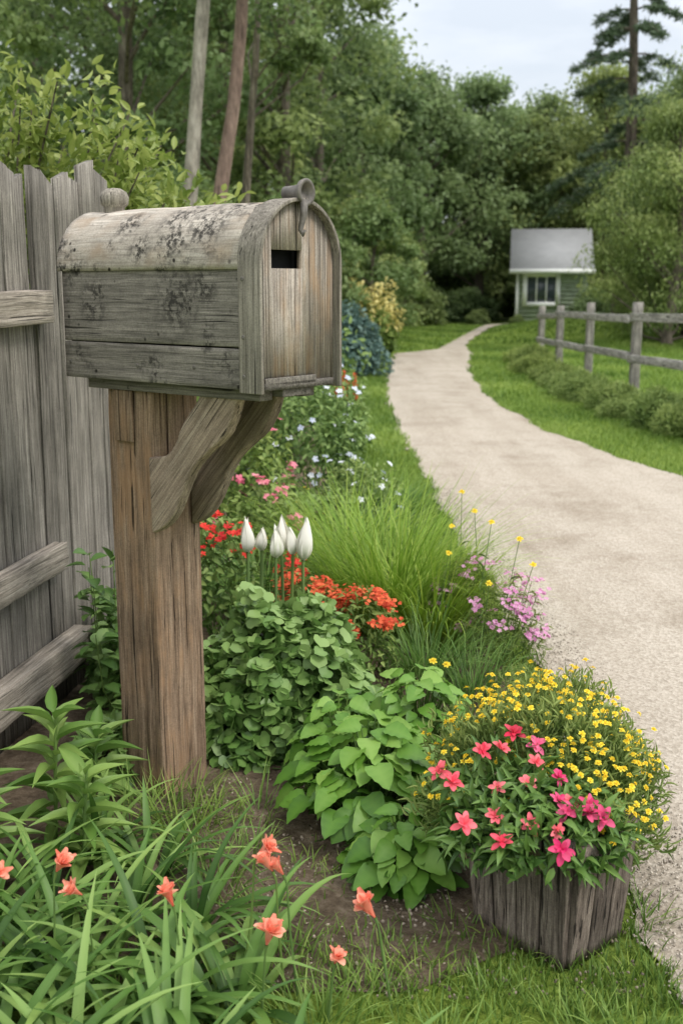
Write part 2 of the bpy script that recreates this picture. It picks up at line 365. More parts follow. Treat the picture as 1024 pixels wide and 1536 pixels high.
# road
ys=np.concatenate([np.arange(-3,12,.08),np.arange(12,46,.15)])
cols=9; V=[]
for y in ys:
    a,b_=float(roadL(y)),float(roadR(y))
    for k in range(cols):
        f=k/(cols-1); x=a+(b_-a)*f; V.append((x,y,float(hz(x,y))+.012+ (.012 if 0<k<cols-1 else 0)+ (.02 if y>24 else 0)))
I=np.arange(len(V)).reshape(len(ys),cols); F=np.stack([I[:-1,:-1],I[:-1,1:],I[1:,1:],I[1:,:-1]],-1).reshape(-1,4)
m,nt,out=newmat('sandy_gravel'); tc=nd(nt,'ShaderNodeTexCoord').outputs['Object']
v=nd(nt,'ShaderNodeTexVoronoi',{'Vector':tc,'Scale':95.})
c=ramp(nt,nd(nt,'ShaderNodeSeparateColor',{0:v.outputs['Color']}).outputs[0],[(0,(.27,.228,.18)),(.5,(.44,.385,.32)),(1,(.60,.545,.47))])
c=mixc(nt,.4,c,ramp(nt,noise(nt,tc,260,3,.7),[(.3,(.6,.58,.56)),(.7,(1.3,1.3,1.3))]),'MULTIPLY')
c=mixc(nt,.5,c,(.455,.40,.335))
c=mixc(nt,.75,c,ramp(nt,noise(nt,tc,1.1,9,.72),[(.32,(.66,.62,.57)),(.47,(.98,.98,.97)),(.7,(1.1,1.1,1.1))]),'MULTIPLY')
mp=nd(nt,'ShaderNodeMapping',{'Vector':tc,'Scale':(1.8,.2,1)})
c=mixc(nt,.5,c,ramp(nt,noise(nt,mp.outputs[0],1.5,4,.6),[(.35,(.78,.745,.70)),(.6,(1.08,1.08,1.08))]),'MULTIPLY')
hh=nd(nt,'ShaderNodeMath',{0:v.outputs['Distance'],1:noise(nt,tc,200,4,.7)},operation='ADD').outputs[0]
b=nd(nt,'ShaderNodeBump',{'Height':hh,'Strength':.6,'Distance':.007})
p=nd(nt,'ShaderNodeBsdfPrincipled',{'Base Color':c,'Roughness':.95,'Specular IOR Level':.1,'Normal':b.outputs[0]}); nt.links.new(p.outputs[0],out.inputs[0])
g=Geo(); g.add(V,F); o=obj(g,'driveway',m,smooth=True); tag(o,'winding sandy gravel driveway between lawns','driveway',kind='structure')
# soil bed
m,nt,out=newmat('garden_soil'); tc=nd(nt,'ShaderNodeTexCoord').outputs['Object']
c=ramp(nt,noise(nt,tc,30,8,.75),[(.3,(.09,.067,.048)),(.5,(.22,.17,.125)),(.72,(.39,.32,.25))])
c=mixc(nt,.7,c,ramp(nt,noise(nt,tc,4,4),[(.3,(.6,.58,.5)),(.7,(1.25,1.2,1.1))]),'MULTIPLY')
b=nd(nt,'ShaderNodeBump',{'Height':noise(nt,tc,60,8,.75),'Strength':1.,'Distance':.03})
p=nd(nt,'ShaderNodeBsdfPrincipled',{'Base Color':c,'Roughness':.95,'Specular IOR Level':.1,'Normal':b.outputs[0]}); nt.links.new(p.outputs[0],out.inputs[0])
M_soil=m
bedR=lambda y:np.interp(y,[1.98,2.15,2.4,3,4,5,6,8,13],[.15,.42,.62,.64,.62,.3,.15,-.05,-.2])
g=Geo(); ys=np.arange(1.98,13,.06); V=[]
for y in ys:
    xl=-1.3 if y>2.5 else -1.3+ (2.5-y)*1.6
    xr=float(bedR(y))+.03*math.sin(y*9)+.02*math.sin(y*23)
    for k in range(30):
        x=xl+(xr-xl)*k/29; e=0 if k in(0,29) or y==ys[0] else .006+.006*math.sin(x*17+y*5)*math.sin(y*13)+random.uniform(0,.005)
        V.append((x,y,.005+e))
I=np.arange(len(V)).reshape(len(ys),30); F=np.stack([I[:-1,:-1],I[:-1,1:],I[1:,1:],I[1:,:-1]],-1).reshape(-1,4)
g.add(V,F); o=obj(g,'garden_bed',m,smooth=True); tag(o,'bare brown soil of the garden bed','garden bed',kind='structure')
# pebbles
ph=(1+5**.5)/2
ico=nrm(np.array([(-1,ph,0),(1,ph,0),(-1,-ph,0),(1,-ph,0),(0,-1,ph),(0,1,ph),(0,-1,-ph),(0,1,-ph),(ph,0,-1),(ph,0,1),(-ph,0,-1),(-ph,0,1)],float))
icf=np.array([(0,11,5),(0,5,1),(0,1,7),(0,7,10),(0,10,11),(1,5,9),(5,11,4),(11,10,2),(10,7,6),(7,1,8),(3,9,4),(3,4,2),(3,2,6),(3,6,8),(3,8,9),(4,9,5),(2,4,11),(6,2,10),(8,6,7),(9,8,1)])
def pebbles(name,P,S,mat,label):
    g=Geo(); N=len(P); tm=(ico*np.array([1,1,.8]),[icf],np.zeros(12))
    inst(g,tm,P,rdir(N),rdir(N),S,S*rng.uniform(.6,1.4,N),rng.random(N)); g.V[0]+=rng.normal(0,.0006,g.V[0].shape)
    o=obj(g,name,mat,smooth=True); tag(o,label,'gravel',kind='stuff')
M_peb=mat_petal('pebble_stone',(.22,.185,.15),(.56,.50,.42),0.)
N=14000; y=1.6+6*rng.random(N)**1.6; x=roadL(y)+np.abs(rng.normal(0,.42,N))-.02
S=rng.uniform(.0012,.0040,N); S[:90]*=1.8
pebbles('gravel_stones',np.stack([x,y,np.full(N,.02)],-1),S,M_peb,'loose pale gravel stones along the driveway edge')
N=2000; x=rng.uniform(-.4,.62,N); y=rng.uniform(1.95,2.95,N)
pebbles('soil_crumbs',np.stack([x,y,np.full(N,.013)],-1),rng.uniform(.0015,.0055,N),mat_petal('soil_crumb',(.10,.075,.05),(.36,.30,.235),0.),'small stones and soil crumbs in the bed')

# ---------------------------------------------------------------- lawn grass
g=Geo()
def lawn(x0,x1,y0,y1,dens,h,w,keep,seg=2):
    N=int((x1-x0)*(y1-y0)*dens); x=rng.uniform(x0,x1,N); y=rng.uniform(y0,y1,N)
    k=keep(x,y); x=x[k]; y=y[k]; N=len(x)
    cl=.5+.18*np.sin(x*3.1+y*1.3)+.15*np.sin(y*2.7-x*1.1)
    blades(g,np.stack([x,y,hz(x,y)+.003],-1),rng.uniform(0,6.28,N),h*rng.uniform(.5,1.3,N),rng.uniform(0,.5,N),rng.uniform(.2,1.0,N),w*rng.uniform(.7,1.3,N),seg,np.clip(cl+rng.normal(0,.17,N),.05,.95))
pat=lambda x,y:.5+.5*np.sin(x*11+2*np.sin(y*7))*np.sin(y*13+x*5)
lawn(-.8,.9,1.5,2.25,9000,.05,.0035,lambda x,y:(x<roadL(y)+.03)&(rng.random(len(x))<np.clip(1.2-(y-1.8)*1.2,0,1)*np.clip((2.25-y)*4,0,1)*(.4+.6*pat(x,y))),3)
lawn(-.5,.75,1.9,2.9,4200,.045,.0035,lambda x,y:(x<roadL(y)+.02)&((x>bedR(y)-.03)|(rng.random(len(x))<.55*pat(x+.3,y)**2.5)),3)
lawn(-.3,.75,3.6,9,4500,.055,.005,lambda x,y:(x<roadL(y)+.015)&(x>bedR(y)-.05))
lawn(-.5,.9,9,24,1500,.07,.010,lambda x,y:(x<roadL(y)+.03)&(x>bedR(y)-.1))
lawn(1.8,6,7,14,2200,.055,.007,lambda x,y:(x>roadR(y)-.03)&(x<y*.35+.5))
lawn(1.7,9,14,26,650,.075,.014,lambda x,y:(x>roadR(y)-.03)&(x<y*.33+.5))
lawn(-3,14,24,44,200,.06,.035,lambda x,y:((x>roadR(y)+.08)|(x<roadL(y)-.08))&(x<y*.33+.5))
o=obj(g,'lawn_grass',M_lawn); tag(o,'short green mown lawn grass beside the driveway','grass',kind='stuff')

# ---------------------------------------------------------------- mailbox
mb=thing('mailbox','weathered grey wooden mailbox with arched roof on brown post','mailbox',(-.503,2.938,0),R(-38))
PW=.084
g=Geo(); beam(g,(0,0,-.05),(0,0,1.15),PW*2,PW*2,up=(1,0,0),seg=30,per=18,groove=.0018,wob=.0012,tint=.55,chm=.02)
obj(g,'post',W_post,mb)
g=Geo(); boxg(g,(PW,-.028,.86),(PW+.014,.028,1.13),.45); boxg(g,(-.05,-PW-.009,1.0),(.02,-PW-.0015,1.135),.35)
obj(g,'post_cleat',W_post,mb,bevel=.002)
lowc=[(.080,.765),(.120,.780),(.162,.820),(.192,.872),(.216,.925),(.252,.972),(.312,1.012),(.368,1.058),(.400,1.15)]
upc=[(.076,.965),(.108,.968),(.140,.975),(.166,.992),(.184,1.022),(.202,1.060),(.230,1.092),(.258,1.118),(.275,1.15)]
def densify(a,n=6):
    a=np.array(a); t=np.arange(len(a)); tt=np.linspace(0,len(a)-1,(len(a)-1)*n+1)
    q=np.stack([np.interp(tt,t,a[:,0]),np.interp(tt,t,a[:,1])],-1)
    for _ in range(14): q[1:-1]=(q[:-2]+q[1:-1]*2+q[2:])/4
    return q+np.array([rng.normal(0,.0006,len(q)),rng.normal(0,.0006,len(q))]).T
th=R(42); ct_,st_=math.cos(th),math.sin(th)
for y0,y1,ti in ((-.092,-.058,.75),(.052,.087,.5)):
    g=Geo(); a=densify(lowc); b_=densify(upc); prism(g,list(zip(a,b_)),y0,y1,ti)
    v=g.V[0]; g.V[0]=np.stack([ct_*v[:,0]-st_*v[:,2],v[:,1],st_*v[:,0]+ct_*v[:,2]],-1)
    o=obj(g,'bracket',W_brac,mb,bevel=.010); o.rotation_euler=(0,th,0)
bx=thing('box',None,None,(0,0,0)); bx.parent=mb
XF,XB,Z0,ZS=.505,-.18,1.166,1.452
g=Geo()
boxg(g,(XB+.01,-.126,Z0-.002),(XF+.010,.126,Z0+.014),.3)
for s in (-1,1):
    beam(g,(XB,s*.1325,Z0+.046),(XF-.03,s*.1325,Z0+.046),.012,.093,up=(0,0,1),seg=20,per=10,groove=.0006,wob=.0006,tint=.42)
    beam(g,(XB,s*.1315,Z0+.190),(XF-.03,s*.1315,Z0+.190),.012,.187,up=(0,0,1),seg=20,per=14,groove=.0006,wob=.0006,tint=.5)
for y0 in np.arange(-.12,.119,.02):
    z=[ZS+math.sqrt(max(.128**2-v*v,0)) for v in(y0,y0+.02)]
    hexa(g,[(XB+.005,y0,Z0+.016),(XB+.02,y0,Z0+.016),(XB+.02,y0+.02,Z0+.016),(XB+.005,y0+.02,Z0+.016),(XB+.005,y0,z[0]),(XB+.02,y0,z[0]),(XB+.02,y0+.02,z[1]),(XB+.005,y0+.02,z[1])],.5)
obj(g,'side_wall',W_side,bx)
g=Geo(); boxg(g,(XB+.04,-.10,Z0-.03),(XF-.03,-.055,Z0-.003),.35); boxg(g,(XB+.04,.055,Z0-.03),(XF-.03,.10,Z0-.003),.35); boxg(g,(.36,-.052,Z0-.022),(XF+.0,.052,Z0-.003),.2)
obj(g,'floor_batten',W_side,bx,bevel=.002)
g=Geo(); na=40; nxs=30
xs=np.linspace(XB-.012,XF-.035,nxs); V=[]
arc=[(-1,-.014)]+[(None,k) for k in np.linspace(0,math.pi,na)]+[(1,-.014)]
def arcpt(r,k):
    if k[0] is None: return (-r*math.cos(k[1]),ZS+r*math.sin(k[1]))
    return (k[0]*r,ZS+k[1])
wobn=rng.normal(0,.0005,(nxs,len(arc)))
for r,fl in ((.1425,1),(.136,0)):
    for i,x in enumerate(xs):
        for j,k in enumerate(arc):
            y,z=arcpt(r+(wobn[i,j]+.0010*math.sin(x*23+j*.4) if fl else 0),k); V.append((x,y,z))
n=len(arc); F=[]
for i in range(nxs-1):
    for j in range(n-1):
        a=i*n+j; F.append((a,a+n,a+n+1,a+1)); a2=a+nxs*n; F.append((a2,a2+1,a2+n+1,a2+n))
K=nxs*n
for j in range(n-1):
    F.append((j,j+1,K+j+1,K+j)); e=(nxs-1)*n; F.append((e+j,K+e+j,K+e+j+1,e+j+1))
for i in range(nxs-1):
    F.append((i*n,K+i*n,K+(i+1)*n,(i+1)*n)); F.append((i*n+n-1,(i+1)*n+n-1,K+(i+1)*n+n-1,K+i*n+n-1))
g.add(V,np.array(F),.65); obj(g,'roof',W_roof,bx,smooth=True)
def rim(g,x0,x1,ro,ri,zb,tint):
    path=[('b',-1)]+[(k,0) for k in np.linspace(0,math.pi,40)]+[('b',1)]
    V=[]
    for k,s in path:
        for r in (ro,ri):
            if isinstance(k,str): y,z=s*r,zb
            else: y,z=-r*math.cos(k),ZS+r*math.sin(k)
            V+=[(x0,y,z),(x1,y,z)]
    F=[]; n=len(path)
    for i in range(n-1):
        a=4*i
        for q in ((0,1,5,4),(1,3,7,5),(3,2,6,7),(2,0,4,6)): F.append(tuple(a+v for v in q))
    F+=[(0,2,3,1),(4*n-4,4*n-3,4*n-1,4*n-2)]
    g.add(V,np.array(F),tint)
g=Geo(); rim(g,XF-.050,XF+.020,.1475,.1385,Z0-.008,.6)
obj(g,'rim',W_rim,bx,bevel=.002)
dr=thing('door',None,None,(0,0,0)); dr.parent=bx
g=Geo(); xd0,xd1=XF-.014,XF
SL=(-.088,.018,1.440,1.482)
for (a,b_,ti,dx) in ((-.137,-.049,.5,0),(-.046,.034,.85,.002),(.037,.137,.5,-.001)):
    ysb=sorted(set([a,b_]+[v for v in np.arange(-.13,.14,.010) if a+.003<v<b_-.003]+[v for v in (SL[0],SL[1]) if a<v<b_]))
    for y0,y1 in zip(ysb[:-1],ysb[1:]):
        z=[ZS+math.sqrt(max(.1375**2-v*v,0)) for v in(y0,y1)]
        segs=[(Z0+.006,Z0+.006,z[0],z[1])]
        if y0>=SL[0]-1e-4 and y1<=SL[1]+1e-4: segs=[(Z0+.006,Z0+.006,SL[2],SL[2]),(SL[3],SL[3],z[0],z[1])]
        for (l0,l1,h0,h1) in segs:
            hexa(g,[(xd0,y0,l0),(xd1+dx,y0,l0),(xd1+dx,y1,l1),(xd0,y1,l1),(xd0,y0,h0),(xd1+dx,y0,h0),(xd1+dx,y1,h1),(xd0,y1,h1)],ti)
obj(g,'door_board',W_door,dr)
g=Geo(); boxg(g,(XF+.0035,-.122,Z0+.006),(XF+.010,.06,Z0+.026),.55); obj(g,'door_sill',W_side,dr,bevel=.002)
g=Geo(); boxg(g,(XB+.05,-.11,Z0+.03),(XF-.04,.11,Z0+.36),.1); obj(g,'slot_shade_block',M_blk,bx)  # added black block, stands in for the shade seen through the slot
def lathe(g,prof,axis='x',c=(0,0,0),n=24,tint=.5,m=0):
    V=[]
    for (a,r) in prof:
        for k in range(n):
            t=2*math.pi*k/n; u,v=r*math.cos(t),r*math.sin(t)
            V.append((c[0]+a,c[1]+u,c[2]+v) if axis=='x' else (c[0]+u,c[1]+v,c[2]+a))
    F=[(i*n+j,(i+1)*n+j,(i+1)*n+(j+1)%n,i*n+(j+1)%n) for i in range(len(prof)-1) for j in range(n)]
    g.add(V,np.array(F),tint,m)
zc=ZS+.1475+.012
g=Geo(); lathe(g,[(-.03,.001),(-.03,.016),(.0,.017),(.02,.020),(.026,.029),(.034,.031),(.037,.028),(.036,.021),(.02,.018),(.015,.001)],'x',(XF-.01,.010,zc),28,.5)
tube(g,[(XF+.024,.0,zc-.018),(XF+.027,-.004,zc-.05),(XF+.020,-.008,zc-.085),(XF+.028,-.008,zc-.097),(XF+.034,-.008,zc-.085)],[.010,.008,.006,.004,.003],8,.5,cap=True)
obj(g,'latch',M_iron,bx,smooth=True)
g=Geo(); lathe(g,[(-.02,.026),(.01,.027),(.018,.036),(.036,.038),(.050,.032),(.058,.018),(.060,.0005)],'z',(XB+.075,-.015,ZS+.140),22,.8)
obj(g,'finial',W_rim,bx,smooth=True)
for (x,z) in ((.47,Z0+.03),(.47,Z0+.12),(.47,Z0+.25),(-.16,Z0+.04),(-.16,Z0+.2),(.1,Z0+.04),(.3,Z0+.045)):
    g=Geo(); lathe(g,[(0,.0001),(.0015,.004),(.0,.0055)],'z',(0,0,0),8)
    yy=.148 if x>.45 else .139
    g.V[-1]=np.stack([g.V[-1][:,0]+x,-yy-g.V[-1][:,2],g.V[-1][:,1]+z],-1)
    obj(g,'nail_head',M_iron,bx)

# ---------------------------------------------------------------- picket fence
fa=-math.atan(.175)
pf=thing('picket_fence','old grey weathered wooden picket fence with rails','fence',(-1.10,2.75,0),fa)
g=Geo(); y=-.5; k=0
while y<1.30:
    w=random.uniform(.070,.095); h=random.uniform(1.70,1.78)
    if y>1.12: w=.12;h=1.80
    ln=random.uniform(-.012,.012)
    beam(g,(0,y+w/2,.02),(ln,y+w/2+random.uniform(-.012,.012),h),w,.022,up=(1,0,0),seg=14,per=8,groove=.0016,wob=.002,tint=random.uniform(.25,.8),topcut=random.choice([.03,-.03,.015,.045]))
    y+=w+random.uniform(.004,.014); k+=1
obj(g,'pickets',W_fen,pf)
for z,x,h in ((1.335,.035,.10),(.53,.04,.09),(.20,.05,.11)):
    g=Geo(); beam(g,(x,-.6,z-.01),(x,.80+ (.12 if z<.3 else 0),z),.045 if z>.3 else .07,h,up=(0,0,1),seg=14,per=6,groove=.002,wob=.002,tint=random.uniform(.5,.75)); obj(g,'rail',W_rail,pf)

# ---------------------------------------------------------------- planter
pl=thing('planter','dark weathered wooden planter box made of upright boards','planter',(.455,2.205,.006),math.atan2(-.75,.66))
g=Geo(); hx,hy,H=.145,.115,.29
def prow(ax,s,half,off):
    n=4 if half>.13 else 3; e=np.linspace(-half,half,n+1)
    for a,b_ in zip(e[:-1],e[1:]):
        m_=(a+b_)/2; w=(b_-a)-.006; k=.84
        hh=H+random.uniform(-.01,.012)
        if ax=='y': p0=(m_*k,s*off*k,0);p1=(m_,s*off,hh); up=(0,1,0)
        else: p0=(s*off*k,m_*k,0);p1=(s*off,m_,hh); up=(1,0,0)
        beam(g,p0,p1,w*.85,.017,up=up,seg=9,per=8,groove=.0014,wob=.0012,tint=random.uniform(.2,1.),tw=1.15)
prow('y',-1,hx,hy);prow('y',1,hx,hy);prow('x',1,hy-.01,hx);prow('x',-1,hy-.01,hx)
obj(g,'boards',W_pla,pl)
g=Geo(); boxg(g,(-hx*.9,-hy*.9,H-.06),(hx*.9,hy*.9,H-.03)); obj(g,'soil',M_soil,pl)

# ---------------------------------------------------------------- field fence
ff=thing('field_fence','grey wooden post and rail fence along lawn','fence',(3.52,13.3,0))
pts=[(0.0,-5.4,.12),(0,-2.7,.07),(0,0,0.01),(.03,2.65,-.04),(.10,5.2,-.09),(.33,8.2,-.16)]
for x,y,dz in pts:
    g=Geo(); beam(g,(0,0,-.15),(0,0,1.19+random.uniform(-.02,.03)),.105,.105,up=(1,0,0),seg=8,per=4,groove=.003,wob=.003,tint=random.uniform(.4,.7)); obj(g,'fence_post',W_frf,ff,loc=(x,y,dz),rz=random.uniform(-.1,.1))
for (x0,y0,d0),(x1,y1,d1) in zip(pts[:-1],pts[1:]):
    for z in (1.02,.56):
        g=Geo(); L=math.hypot(x1-x0,y1-y0); beam(g,(-.075,0,d0),(-.075,L,d1+random.uniform(-.02,.02)),.045,.095,seg=10,per=4,groove=.003,wob=.003,tint=random.uniform(.5,.9))
        obj(g,'fence_rail',W_frr,ff,loc=(x0,y0,z+random.uniform(-.015,.015)),rz=-math.atan2(x1-x0,y1-y0))

# ---------------------------------------------------------------- house
hs=thing('house','small pale green cottage with grey roof and white window','house',(6.05,39.8,.0),R(-8.5))
M_wall=mat_plain('green_siding',(.30,.36,.25),.8,0,.4,6); M_shin=mat_plain('grey_shingles',(.28,.285,.29),.9,0,.15,3,.05); M_wh=mat_plain('white_paint',(.84,.85,.84),.5,0,.1,5)
M_gl=mat_plain('window_glass',(.06,.075,.09),.08,0,.4,1.5,0)
HW=2.6
g=Geo()
for k in range(13):
    z=k*.15; hexa(g,[(.15,.02,z),(HW,.02,z),(HW,4,z),(.15,4,z),(.15,.04,z+.15),(HW,.04,z+.15),(HW,4,z+.15),(.15,4,z+.15)])
g.add([(.15,.03,1.95),(.15,4,1.95),(.15,2,3.25),(HW,.03,1.95),(HW,4,1.95),(HW,2,3.25)],[np.array([(0,1,2),(3,5,4)])])
obj(g,'wall',M_wall,hs)
g=Geo(); boxg(g,(.12,-.012,0),(.22,.016,1.9)); obj(g,'corner_trim',M_wh,hs)
g=Geo(); r1=HW+.2
for s in (0,1):
    y0,y1,z0,z1=-.3,2.0,1.90,3.40
    if s: y0,y1=4.3,2.0
    hexa(g,[(-.1,y0,z0),(r1,y0,z0),(r1,y1,z1),(-.1,y1,z1),(-.1,y0,z0+.055),(r1,y0,z0+.055),(r1,y1,z1+.06),(-.1,y1,z1+.06)])
obj(g,'roof',M_shin,hs)
g=Geo(); boxg(g,(-.12,-.34,1.83),(r1+.02,-.305,1.99)); boxg(g,(-.1,-.30,1.85),(r1,.01,1.895)); obj(g,'fascia',M_wh,hs)
wn=thing('window',None,None,(0,0,0)); wn.parent=hs
g=Geo(); X0,X1,ZA,ZB=.36,1.66,.70,1.84
for a in ((X0,ZA,X0+.16,ZB),(X1-.16,ZA,X1,ZB),(X0+.16,ZA,X1-.16,ZA+.15),(X0+.16,ZB-.12,X1-.16,ZB)): boxg(g,(a[0],-.05,a[1]),(a[2],.045,a[3]))
for xm in (.84,1.18): boxg(g,(xm-.025,-.03,ZA+.15),(xm+.025,.03,ZB-.12))
obj(g,'frame',M_wh,wn); g=Geo(); boxg(g,(X0+.05,-.012,ZA+.05),(X1-.05,.012,ZB-.05)); obj(g,'glass',M_gl,wn)

# ---------------------------------------------------------------- garden plants
def plant(name,label,cat,loc,fol=None,fm=None,blo=None,bm=None,stem=None,sm_=None,group=None,rz=0):
    r=thing(name,label,cat,loc,rz,group)
    if fol: obj(fol,'foliage',fm,r,smooth=False)
    if blo: obj(blo,'blossoms',bm,r,smooth=True)
    if stem: obj(stem,'stems',sm_ or M_stem,r,smooth=True)
    return r
g=Geo(); st=Geo()
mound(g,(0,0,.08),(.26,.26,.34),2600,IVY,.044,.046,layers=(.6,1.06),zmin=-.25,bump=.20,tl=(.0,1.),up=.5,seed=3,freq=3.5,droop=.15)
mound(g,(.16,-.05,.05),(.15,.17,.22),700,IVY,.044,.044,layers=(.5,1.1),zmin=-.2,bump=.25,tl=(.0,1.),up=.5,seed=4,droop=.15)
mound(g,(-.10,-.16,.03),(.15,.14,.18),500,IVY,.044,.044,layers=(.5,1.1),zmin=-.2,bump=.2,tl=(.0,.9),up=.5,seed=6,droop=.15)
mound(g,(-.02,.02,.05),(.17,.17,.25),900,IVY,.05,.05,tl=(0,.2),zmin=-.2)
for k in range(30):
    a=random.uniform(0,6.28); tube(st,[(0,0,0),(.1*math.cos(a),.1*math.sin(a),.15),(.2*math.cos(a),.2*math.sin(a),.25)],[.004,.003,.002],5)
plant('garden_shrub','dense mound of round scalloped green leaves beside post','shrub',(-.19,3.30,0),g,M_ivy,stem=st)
def broad(loc,r,h,n,seed,L=.095):
    g=Geo(); st=Geo()
    for i in range(n):
        q=(i+.5)/n; a=i*2.399+random.uniform(-.3,.3); rr=r*math.sqrt(q)*random.uniform(.85,1.05); z=h*(1-.62*q)*random.uniform(.8,1.05)
        P=np.array([rr*math.cos(a),rr*math.sin(a),max(z,.03)]); d=np.array([math.cos(a+random.uniform(-.7,.7)),math.sin(a+random.uniform(-.7,.7)),-.05-.35*q+random.uniform(-.3,.25)]); nn=np.array([math.cos(a)*.35,math.sin(a)*.35-.2,1])+rng.normal(0,.25,3)
        l=L*random.uniform(.6,1.15)
        inst(g,HEART,[P],[d],[nn],l,l*.78,np.clip(.62-.30*q+random.gauss(0,.17),.05,.95))
        tube(st,[(rr*.2*math.cos(a),rr*.2*math.sin(a),0),(rr*.6*math.cos(a),rr*.6*math.sin(a),z*.7),P],[.003,.0025,.0015],4)
    mound(g,(0,0,0),(r*.75,r*.75,h*.7),90,HEART,L*.9,L*.6,tl=(0,.3),zmin=0)
    return plant('broad_leaf_plant','low plant with broad heart-shaped bright green leaves','garden plant',loc,g,M_host,stem=st,group='broad-leaved plants in the bed')
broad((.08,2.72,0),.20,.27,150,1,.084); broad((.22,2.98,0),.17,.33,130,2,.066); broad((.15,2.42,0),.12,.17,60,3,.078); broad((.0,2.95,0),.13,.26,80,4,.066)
PK=[(.206,2.163,.392),(.230,2.135,.38),(.302,2.217,.415),(.342,2.222,.417),(.377,2.263,.435),(.421,2.233,.422),(.412,2.187,.402),(.455,2.148,.385),(.386,2.13,.378),(.323,2.123,.375),(.311,2.056,.346),(.382,2.036,.337),(.428,2.023,.331),(.458,2.066,.35),(.498,2.061,.348),(.529,2.05,.343),(.245,2.036,.337),(.432,1.98,.312),(.443,2.09,.36),(.316,1.995,.32),(.47,2.095,.355),(.505,2.09,.35)]
base=np.array([.40,2.16,.29]); g=Geo(); bl=Geo(); st=Geo()
mound(g,(0.01,.0,-.06),(.18,.16,.15),1250,LANCE,.050,.0155,layers=(.5,1.05),zmin=.10,bump=.14,tl=(0,.95),up=.35,out=.9,droop=-.05,seed=8)
for p in PK:
    q=np.array(p)-base+np.array([0,0,.004]); ax=nrm(np.array([random.uniform(-.5,.5),-.6+random.uniform(-.4,.4),.85])); ti=random.uniform(.2,1.); mm=1 if p[0]>.42 and random.random()<.7 else 0
    s=random.uniform(.65,.98)
    blossom(bl,q,ax,6,.030*s,.0155*s,R(65),tint=ti,m=mm,jit=.25); blossom(bl,q+ax*.003,ax,5,.021*s,.011*s,R(35),tint=ti-.2,m=mm,ph=.5,jit=.2)
    tube(st,[q*np.array([.5,.5,0])+np.array([0,0,-.04]),q*.8,q],[.002,.0018,.0015],4)
    inst(g,LANCE,np.repeat(q[None]-ax*.015,5,0),rdir(5)*.8+np.array([0,-.2,.0]),np.repeat([[0,-.4,1.]],5,0),.045,.015,rng.uniform(.3,.8,5))
plant('pink_flower_plant','bushy plant with star-shaped coral pink blossoms in planter','flowering plant',tuple(base),g,M_dark,bl,[P_pnk,P_mag],st)
base=np.array([.485,2.42,0.]); g=Geo(); bl=Geo(); st=Geo(); YC=(0,0,.20); YR_=(.255,.27,.255)
mound(g,YC,YR_,10500,LANCE,.032,.0048,layers=(.5,1.10),zmin=-.25,bump=.28,tl=(0,.95),up=.2,out=1.2,droop=-.7,seed=21,freq=3.5)
P,D=msurf(YC,YR_,430,.12,.28,21,3.5,1.08)
for p,d in zip(P,D):
    p=p+np.array([0,0,random.uniform(-.005,.045)])
    for k in range(random.choice([1,1,2,3])):
        q=p+rng.normal(0,.011,3); ax=nrm(d*.5+np.array([0,-.15,.8])+rng.normal(0,.25,3))
        blossom(bl,q,ax,6,.0076,.0058,R(72),tint=random.uniform(.4,1)); blossom(bl,q+ax*.0015,ax,5,.005,.004,R(45),tint=.2)
    tube(st,[p*.8,p],[.0012,.0009],3)
plant('yellow_flower_plant','airy mound covered with tiny yellow daisies in planter','flowering plant',tuple(base),g,M_fine,bl,P_ylw,st)
def tuft(loc,r,n,l,w,mat,label,name='ornamental_grass',curl=(.5,1.6),lean=(.05,.5),seg=8,tl=(.2,.9),cat='ornamental grass',group=None,fold=0,z0=0):
    g=Geo(); a=rng.uniform(0,6.28,n); rr=r*np.sqrt(rng.random(n)); az=a+rng.normal(0,.5,n)
    blades(g,np.stack([rr*np.cos(a),rr*np.sin(a),np.full(n,z0)],-1),az,l*rng.uniform(.55,1.1,n),rng.uniform(*lean,n),rng.uniform(*curl,n),w*rng.uniform(.7,1.2,n),seg,rng.uniform(*tl,n),fold=fold)
    o=obj(g,name,mat,loc=loc); tag(o,label,cat,group); return o
tuft((.20,4.35,0),.16,1000,.74,.0065,M_orn,'arching clump of bright green ornamental grass')
tuft((.36,4.15,0),.10,450,.55,.006,M_orn,'arching clump of bright green ornamental grass')
tuft((.02,4.9,0),.15,500,.70,.0065,M_orn,'arching clump of bright green ornamental grass')
tuft((.30,3.75,0),.10,260,.36,.005,M_day,'low dark green grass tuft in the bed')
tuft((.45,3.6,0),.09,200,.26,.004,M_day,'low dark green grass tuft in the bed')
def tulip(loc,h,s,lean):
    r=thing('tulip','closed white tulip bud on tall green stem','tulip',loc,0,'white tulips in the bed')
    st=Geo(); top=np.array([lean,0,h]); tube(st,[(0,0,0),(lean*.3,0,h*.5),top],[.007,.006,.0055],8,.6); obj(st,'stem',M_stem,r,smooth=True)
    g=Geo(); ax=(random.uniform(-.1,.1),random.uniform(-.1,.1),1)
    blossom(g,top,ax,3,.108*s,.050*s**.5,R(1),tm=TULP,tint=.75,jit=.03,ph=random.uniform(0,2)); blossom(g,top,ax,3,.118*s,.044*s**.5,R(-1.5),tm=TULP,tint=.6,jit=.03,ph=random.uniform(0,2)+1)
    obj(g,'bud',P_wht,r,smooth=True)
for x,y,h,s,l in ((-.327,3.7,.50,1,.004),(-.285,3.72,.50,.72,.008),(-.228,3.68,.485,.95,.002),(-.205,3.76,.49,1.05,-.005),(-.178,3.7,.49,.85,.01),(-.135,3.68,.475,1.2,.003)):
    tulip((x,y,0),h,s,l)
